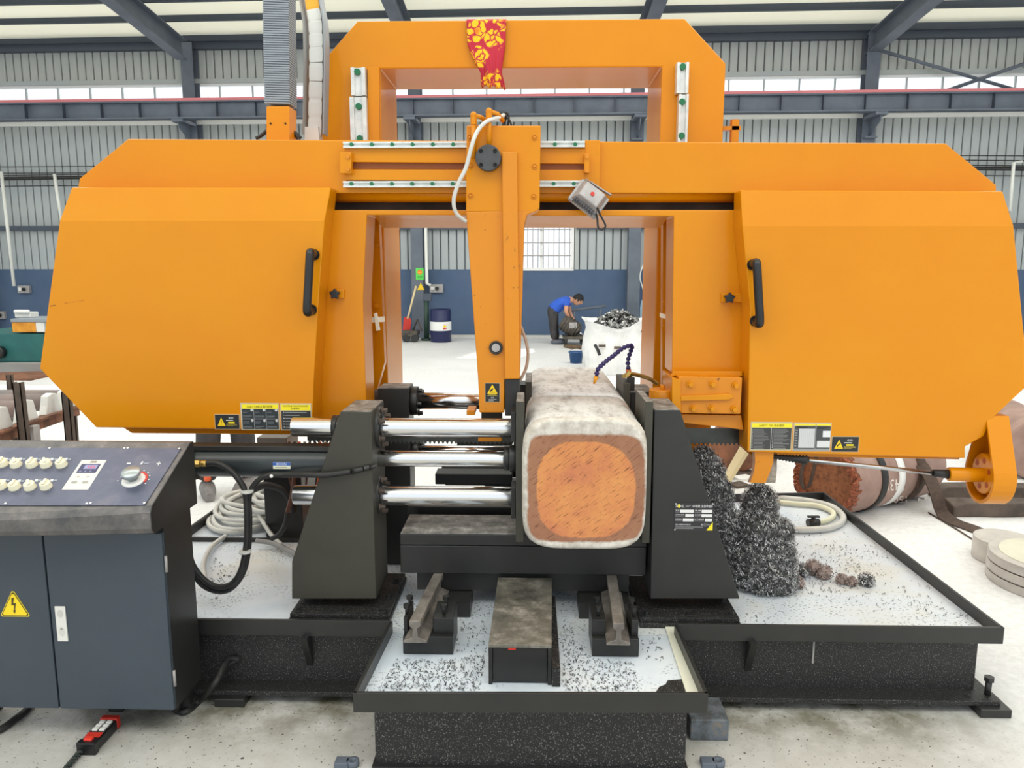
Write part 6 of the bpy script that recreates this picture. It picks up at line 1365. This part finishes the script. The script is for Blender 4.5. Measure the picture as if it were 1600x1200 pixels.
# cables at the cabinet foot
fc = thing('floor_cable', PZ(290, 1110, 0), 'two thick black cables looping from the cabinet foot to the saw base', 'cable')
for k, off in enumerate((0, .02)):
    mb = MB(); mb.tube(catmull([P(269, 1050, 2.45)+V((off*.6, 0, 0)), P(270, 1085, 2.40)+V((off*.5, 0, 0)), PZ(274, 1108, .016)+V((off*.4, -off*.2, 0)), PZ(290, 1112, .014)+V((0, off, 0)), PZ(312, 1095, .014)+V((0, off, 0)), P(335, 1068, 2.52)+V((0, off, 0)), P(356, 1040, 2.63)+V((0, 0, off)), P(372, 1030, 2.66)], 8), .0115, 9); mb.build('cable', M['rubber'], fc)
tag((lambda m_: (m_.tube(catmull([PZ(x, y, .013) for x, y in ((-30, 1150), (0, 1140), (22, 1125), (42, 1108), (60, 1080))], 8), .0125, 9), m_.build('power_cable', M['rubber']))[1])(MB()), 'black power cable on the floor at the lower left edge', 'cable')
# pendant remote
c0 = PZ(172, 1122, .04); c1 = PZ(136, 1160, .04); ax = (c1-c0).normalized(); sd_ = V((-ax.y, ax.x, 0)); ln = (c1-c0).length; c = (c0+c1)/2; up = V((0, 0, 1))
rm = thing('remote_pendant', V((c.x, c.y, 0)), 'black and red six button crane remote lying on the floor under the cabinet', 'remote control')
def rbx(name, a0, a1, w_, z0, z1, m_, par=rm, bev=.004, off=0):
    mb = MB(); b_ = [c+ax*a+sd_*(s_*w_/2+off) for a, s_ in ((a0, -1), (a1, -1), (a1, 1), (a0, 1))]; mb.loft([V((q.x, q.y, z0)) for q in b_], [V((q.x, q.y, z1)) for q in b_]); return mb.build(name, m_, par, bevel=bev)
W2 = .058
bd = rbx('body', -ln*.5, ln*.5, W2, .004, .040, M['dark_plastic'])
rbx('end_guard', -ln*.5-.012, -ln*.5+.012, W2*1.05, .004, .046, M['red'])
rbx('end_guard', ln*.5-.014, ln*.5+.012, W2*1.1, .0, .044, M['dark_plastic']); rbx('face_plate', ln*.12, ln*.30, W2*.86, .039, .043, M['red'], bev=.001); rbx('stop_button', ln*.36, ln*.49, W2*.5, .04, .052, mat('bright_red_plastic', C(226, 60, 44), rough=.35))
for i in range(3):
    for j in (-1, 1): rbx('key', -ln*.36+i*ln*.15, -ln*.36+i*ln*.15+ln*.11, .018, .039, .046, M['chain_white'], bev=.002, off=j*.012)
a = c1+ax*.03; mb = MB()
for ph in (0, math.pi):
    pts = []
    for i in range(40):
        t_ = i/39; p = PZ(134-36*t_, 1165+42*t_, .012); pts.append(p+sd_*.006*math.cos(t_*26+ph)+up*(.006*math.sin(t_*26+ph)))
    mb.tube(pts, .005, 6)
mb.build('lanyard', mat('dark_green_cord', C(30, 42, 38), C(60, 66, 60), rough=.8, scale=60), rm)
# block on the floor right of the infeed bed, floor washers
q0, q1 = PZ(1078, 1157, 0), PZ(1137, 1155, 0); zt_ = P(1100, 1125, q0.y).z
mb = MB(); mb.box(q0.x, q1.x, q0.y, q0.y+.14, 0, zt_)
t = NT('chipped_steel_block'); t.col(t.ramp(t.noise(16, 5, .7), [(.4, C(84, 86, 88)), (.55, C(110, 118, 126)), (.72, C(150, 128, 100))])); blk = t.fin(.5, .2)
tag(mb.build('steel_block', blk, bevel=.004), 'chipped grey steel block on the floor right of the infeed bed', 'block')
for x, nm in ((541, 'small grey eye lug on the floor left of the infeed bed'), (1112, 'small grey eye lug on the floor right of the infeed bed, below the steel block')):
    q = PZ(x, 1196, 0); lg = thing('floor_lug', q, nm, 'lug', 'lugs on the floor'); mb = MB(); mb.box(q.x-.035, q.x+.01, q.y-.02, q.y+.02, 0, .02); mb.build('plate', M['grey_paint'], lg, bevel=.003)
    mb = MB(); mb.lathe(q+V((.022, 0, 0)), [(.02, 0), (.02, .02), (.009, .02), (.009, 0)], 16); mb.build('ring', M['grey_paint'], lg)
# ---------------- right: big round ingot in slings
g0 = PZ(1300, 806, 0); Rg = .235
axd = V((.86, .51, 0)).normalized(); e1 = V((axd.y, -axd.x, 0)); fc_ = P(1287, 755, 4.80); fc_.z = Rg; Lg = .95
ri = thing('round_ingot', V((fc_.x+.3, fc_.y+.2, 0)), 'thick round steel billet with a torch cut end lying behind the tray', 'round billet')
mb = MB(); q = axd.to_track_quat('Z', 'Y'); N = 44
def ringp(t_, r_): return [fc_+axd*t_+(e1*math.cos(2*math.pi*j/N)+V((0, 0, 1))*math.sin(2*math.pi*j/N))*r_ for j in range(N)]
def tubeof(rs, capa=None, capb=None):
    m_ = MB(); rg = [ringp(t_, r_) for t_, r_ in rs]; vs = [p for r_ in rg for p in r_]; m_.add(vs, [[i*N+j, i*N+(j+1) % N, (i+1)*N+(j+1) % N, (i+1)*N+j] for i in range(len(rg)-1) for j in range(N)], True)
    if capa: m_.f.append([j for j in range(N)]); m_.mi.append(0); m_.sm.append(False)
    if capb: m_.f.append([(len(rg)-1)*N+j for j in range(N)]); m_.mi.append(0); m_.sm.append(False)
    return m_
tubeof([(.03, Rg), (Lg-.04, Rg*.99), (Lg, Rg*.93)], False, True).build('billet', M['brown_steel'], ri)
tubeof([(.035, Rg*.80), (.034, Rg*.2)], False, True).build('cut_face', M['rust_face'], ri)
m_ = MB(); rnd = random.Random(4); vs = []
for (t_, r_) in ((.05, 1.005), (.01, 1.0), (-.012, .97), (-.02, .92), (-.005, .86), (.036, .78)):
    for j in range(N*2):
        an = math.pi*j/N; w_ = 1+rnd.uniform(-.035, .035); tt = t_+rnd.uniform(-.012, .012); vs.append(fc_+axd*tt+(e1*math.cos(an)+V((0, 0, 1))*math.sin(an))*Rg*min(r_*w_, 1.01))
N2 = N*2; m_.add(vs, [[i*N2+j, i*N2+(j+1) % N2, (i+1)*N2+(j+1) % N2, (i+1)*N2+j] for i in range(5) for j in range(N2)])
for v_ in m_.v: v_.z = max(v_.z, .002)
m_.build('torch_rim', M['torch'], ri)
tubeof([(.42, Rg), (.42, Rg+.0025), (.485, Rg+.0025), (.485, Rg)]).build('white_band', M['white'], ri)
s_axis = axd
def chalk(txt, px0, py0, px1, py1, flip):
    vs_, fs_ = text_geo(txt); m2 = MB(); out = []
    for v_ in vs_:
        x_, y_ = (1-v_.x, 1-v_.y) if flip else (v_.x, v_.y); px = px0+(px1-px0)*x_; py = py1+(py0-py1)*y_
        d = ray(px, py); o = V((0, 0, CAM_H)); oc = o-fc_; dp = d-axd*d.dot(axd); op = oc-axd*oc.dot(axd); R_ = Rg+.002
        A_ = dp.dot(dp); B_ = 2*dp.dot(op); C_ = op.dot(op)-R_*R_; D_ = B_*B_-4*A_*C_
        t_ = (-B_-math.sqrt(max(D_, 0)))/(2*A_); out.append(o+d*t_)
    m2.add(out, fs_); m2.build('chalk_mark', flat(228, 218, 210, .9), ri)
chalk('5435', 1383, 749, 1413, 767, True); chalk('150', 1396, 775, 1417, 786, True); chalk('29', 1434, 775, 1450, 786, True)
sl = thing('lifting_sling', V((fc_.x+.4, fc_.y+.25, 0)), 'dark flat webbing sling wrapped round the thick round billet and trailing on the floor', 'sling')
for t0, t1 in ((.25, .305), (.62, .70)):
    tubeof([(t0, Rg+.002), (t0, Rg+.008), (t1, Rg+.008), (t1, Rg+.002)]).build('wrap', M['rubber'] if t0 < .5 else mat('brown_webbing', C(66, 52, 44), C(88, 70, 60), rough=.85, scale=30), sl)
WB = MATS['brown_webbing']
pt = [P(1420, 716, 5.0), P(1436, 722, 4.95), P(1452, 745, 4.88), P(1462, 770, 4.8)]; pf = [PZ(1472, 800, .03), PZ(1490, 815, .012), PZ(1520, 826, .01), PZ(1556, 842, .008)]
mb = MB(); mb.ribbon(catmull(pt+pf, 6), (.85, .35, .1), .095, .008); mb.build('tail', WB, sl)
pf_ = fc_+axd*-.03
mb = MB(); mb.ribbon(catmull([P(1263, 708, 4.74), P(1254, 730, 4.72), P(1252, 750, 4.71), P(1257, 762, 4.71), P(1265, 757, 4.71), P(1271, 735, 4.72), P(1276, 712, 4.74)], 6), (axd*-1), .03, .006) ; mb.build('loop', WB, sl)
mb = MB()
# thin groove rod on the floor
mb.tube([PZ(x, y, .005) for x, y in ((1451, 801), (1500, 830), (1540, 856))], .005, 6); tag(mb.build('welding_rod', M['dark_rust']), 'thin dark rod on the floor beside the trailing sling', 'rod')
# slabs
def slab(px0, pyb, pyt, pxe, zt_, dep, nm, seed):
    a = PZ(px0, pyb, 0); Y_ = a.y; b = P(pxe, pyb, Y_); z_ = P(px0+20, pyt, Y_).z
    mb = MB(); k = 14; A_ = []; B_ = []; rnd = random.Random(seed); vs = []; 
    for i in range(k+1):
        x_ = a.x+(b.x-a.x)*i/k; j1, j2 = rnd.uniform(-.006, .006), rnd.uniform(-.008, .008); s_ = .7 if i == 0 else 1
        vs += [V((x_, Y_+j1, 0)), V((x_, Y_+j1*.5, z_*s_+j2*.4)), V((x_, Y_+dep, z_+j2*.4)), V((x_, Y_+dep, 0))]
    mb.add(vs, [[4*i+j, 4*i+(j+1) % 4, 4*i+4+(j+1) % 4, 4*i+4+j] for i in range(k) for j in range(4)]+[[0, 1, 2, 3], [4*k+j for j in range(4)]])
    return tag(mb.build('steel_slab', M['dark_rust'], bevel=.01), nm, 'slab', 'rough steel slabs')
slab(1489, 808, 786, 1800, 0, .13, 'dark rough steel slab, the nearer of two behind the discs', 3)
slab(1462, 781, 760, 1800, 0, .12, 'dark rusty steel slab behind the belt guard, the farther of two', 4)
q = PZ(1612, 752, 0); R_ = .235; mb = MB(); c = V((q.x+.04, q.y, R_)); mb.cyl(c, c+V((.25, .9, 0)), R_, n=40); 
tag(mb.build('round_bar', M['brown_steel'], bevel=.02), 'smooth brown round billet at the right edge beyond the belt guard', 'round billet')
# machined discs on the floor
def disc(cx_, cy_, r_, z0, z1, m_, par=None, bev=.006, nm='disc'):
    mb = MB(); mb.cyl(V((cx_, cy_, z0)), V((cx_, cy_, z1)), r_, n=56); return mb.build(nm, m_, par, bevel=bev)
SILV = mat('machined_disc_steel', C(206, 200, 192), C(184, 178, 172), rough=.4, metal=.2, scale=8)
a = PZ(1533, 880, 0); d1 = disc(a.x+.15, a.y+.06, .15, 0, .125, SILV, nm='steel_disc'); tag(d1, 'small machined steel disc lying behind the stacked big disc', 'disc', 'machined discs')
a = PZ(1553, 912, 0); p2_ = PZ(1600, 978, 0); R_ = ((p2_.x-a.x)**2+(p2_.y-a.y)**2)/(2*(p2_.x-a.x)); print('disc R', R_, p2_-a); R_ = min(max(R_, .3), .6); cx_, cy_ = a.x+R_, a.y
d2 = thing('stacked_disc', V((cx_, cy_, 0)), 'big round steel disc with two grooves in its edge at the lower right', 'disc', 'machined discs')
for i, (z0, z1, rr) in enumerate(((0, .045, R_), (.05, .095, R_), (.10, .15, R_*.995))): disc(cx_, cy_, rr, z0, z1, SILV, d2, .005)
disc(cx_, cy_, R_*.985, .002, .148, M['dark_rust'], d2, 0, 'core'); disc(cx_, cy_, R_*.84, .149, .153, mat('cream_disc_face', C(214, 210, 190), C(196, 192, 176), rough=.5, scale=5), d2, .001, 'top_face')
# wood wedge, rusty billet and clutter behind the fixed vise
mb = MB(); a_, b_ = P(1166, 698, 4.75), PZ(1134, 752, .02); mb.ribbon([a_, b_], (0, 1, 0), .07, .03); k = mb.build('wood_stick', M['wood']); tag(k, 'pale wooden stick leaning on the rusty billet behind the tray', 'stick')
cb = PZ(1150, 752, 0); mb = MB(); c = V((cb.x+.12, cb.y+.35, .2)); mb.cyl(c+V((-.08, -.12, 0)), c+V((.1, .4, 0)), .2, n=28); mb.build
tag(mb.build('rusty_billet', M['rust'], bevel=.015), 'rusty billet behind the wooden stick and the orange chute', 'round billet')
a = PZ(1216, 738, 0); mb = MB(); mb.box(a.x-.35, a.x+.7, a.y+.55, a.y+.75, 0, .12); tag(mb.build('steel_bar', M['rust'], bevel=.01), 'long rusty bar on the floor behind the thick round billet', 'bar')
for i, (x0, y0, x1, y1, m_) in enumerate(((1142, 742, 1172, 736, 'dark_rust'), (1144, 759, 1164, 756, 'dark_rust'), (1150, 748, 1172, 745, 'white'))):
    a, b = PZ(x0, y0, .01), PZ(x1, y1, .01); mb = MB(); mb.ribbon([a, b], (0, 1, 0), .10, .018); tag(mb.build('scrap_strip', M[m_]), ['dark scrap strip on the floor behind the swarf, the farthest', 'dark scrap strip on the floor nearest the tray edge', 'white scrap strip on the floor between two dark strips'][i], 'strip', 'scrap strips behind the tray')
mb = MB(); mb.tube(catmull([PZ(x, y, .03) for x, y in ((1136, 722), (1142, 735), (1140, 746), (1134, 752))], 6), .02, 8); tag(mb.build('webbing_loop', M['hose_grey']), 'grey webbing loop on the floor at the foot of the wooden stick', 'sling')
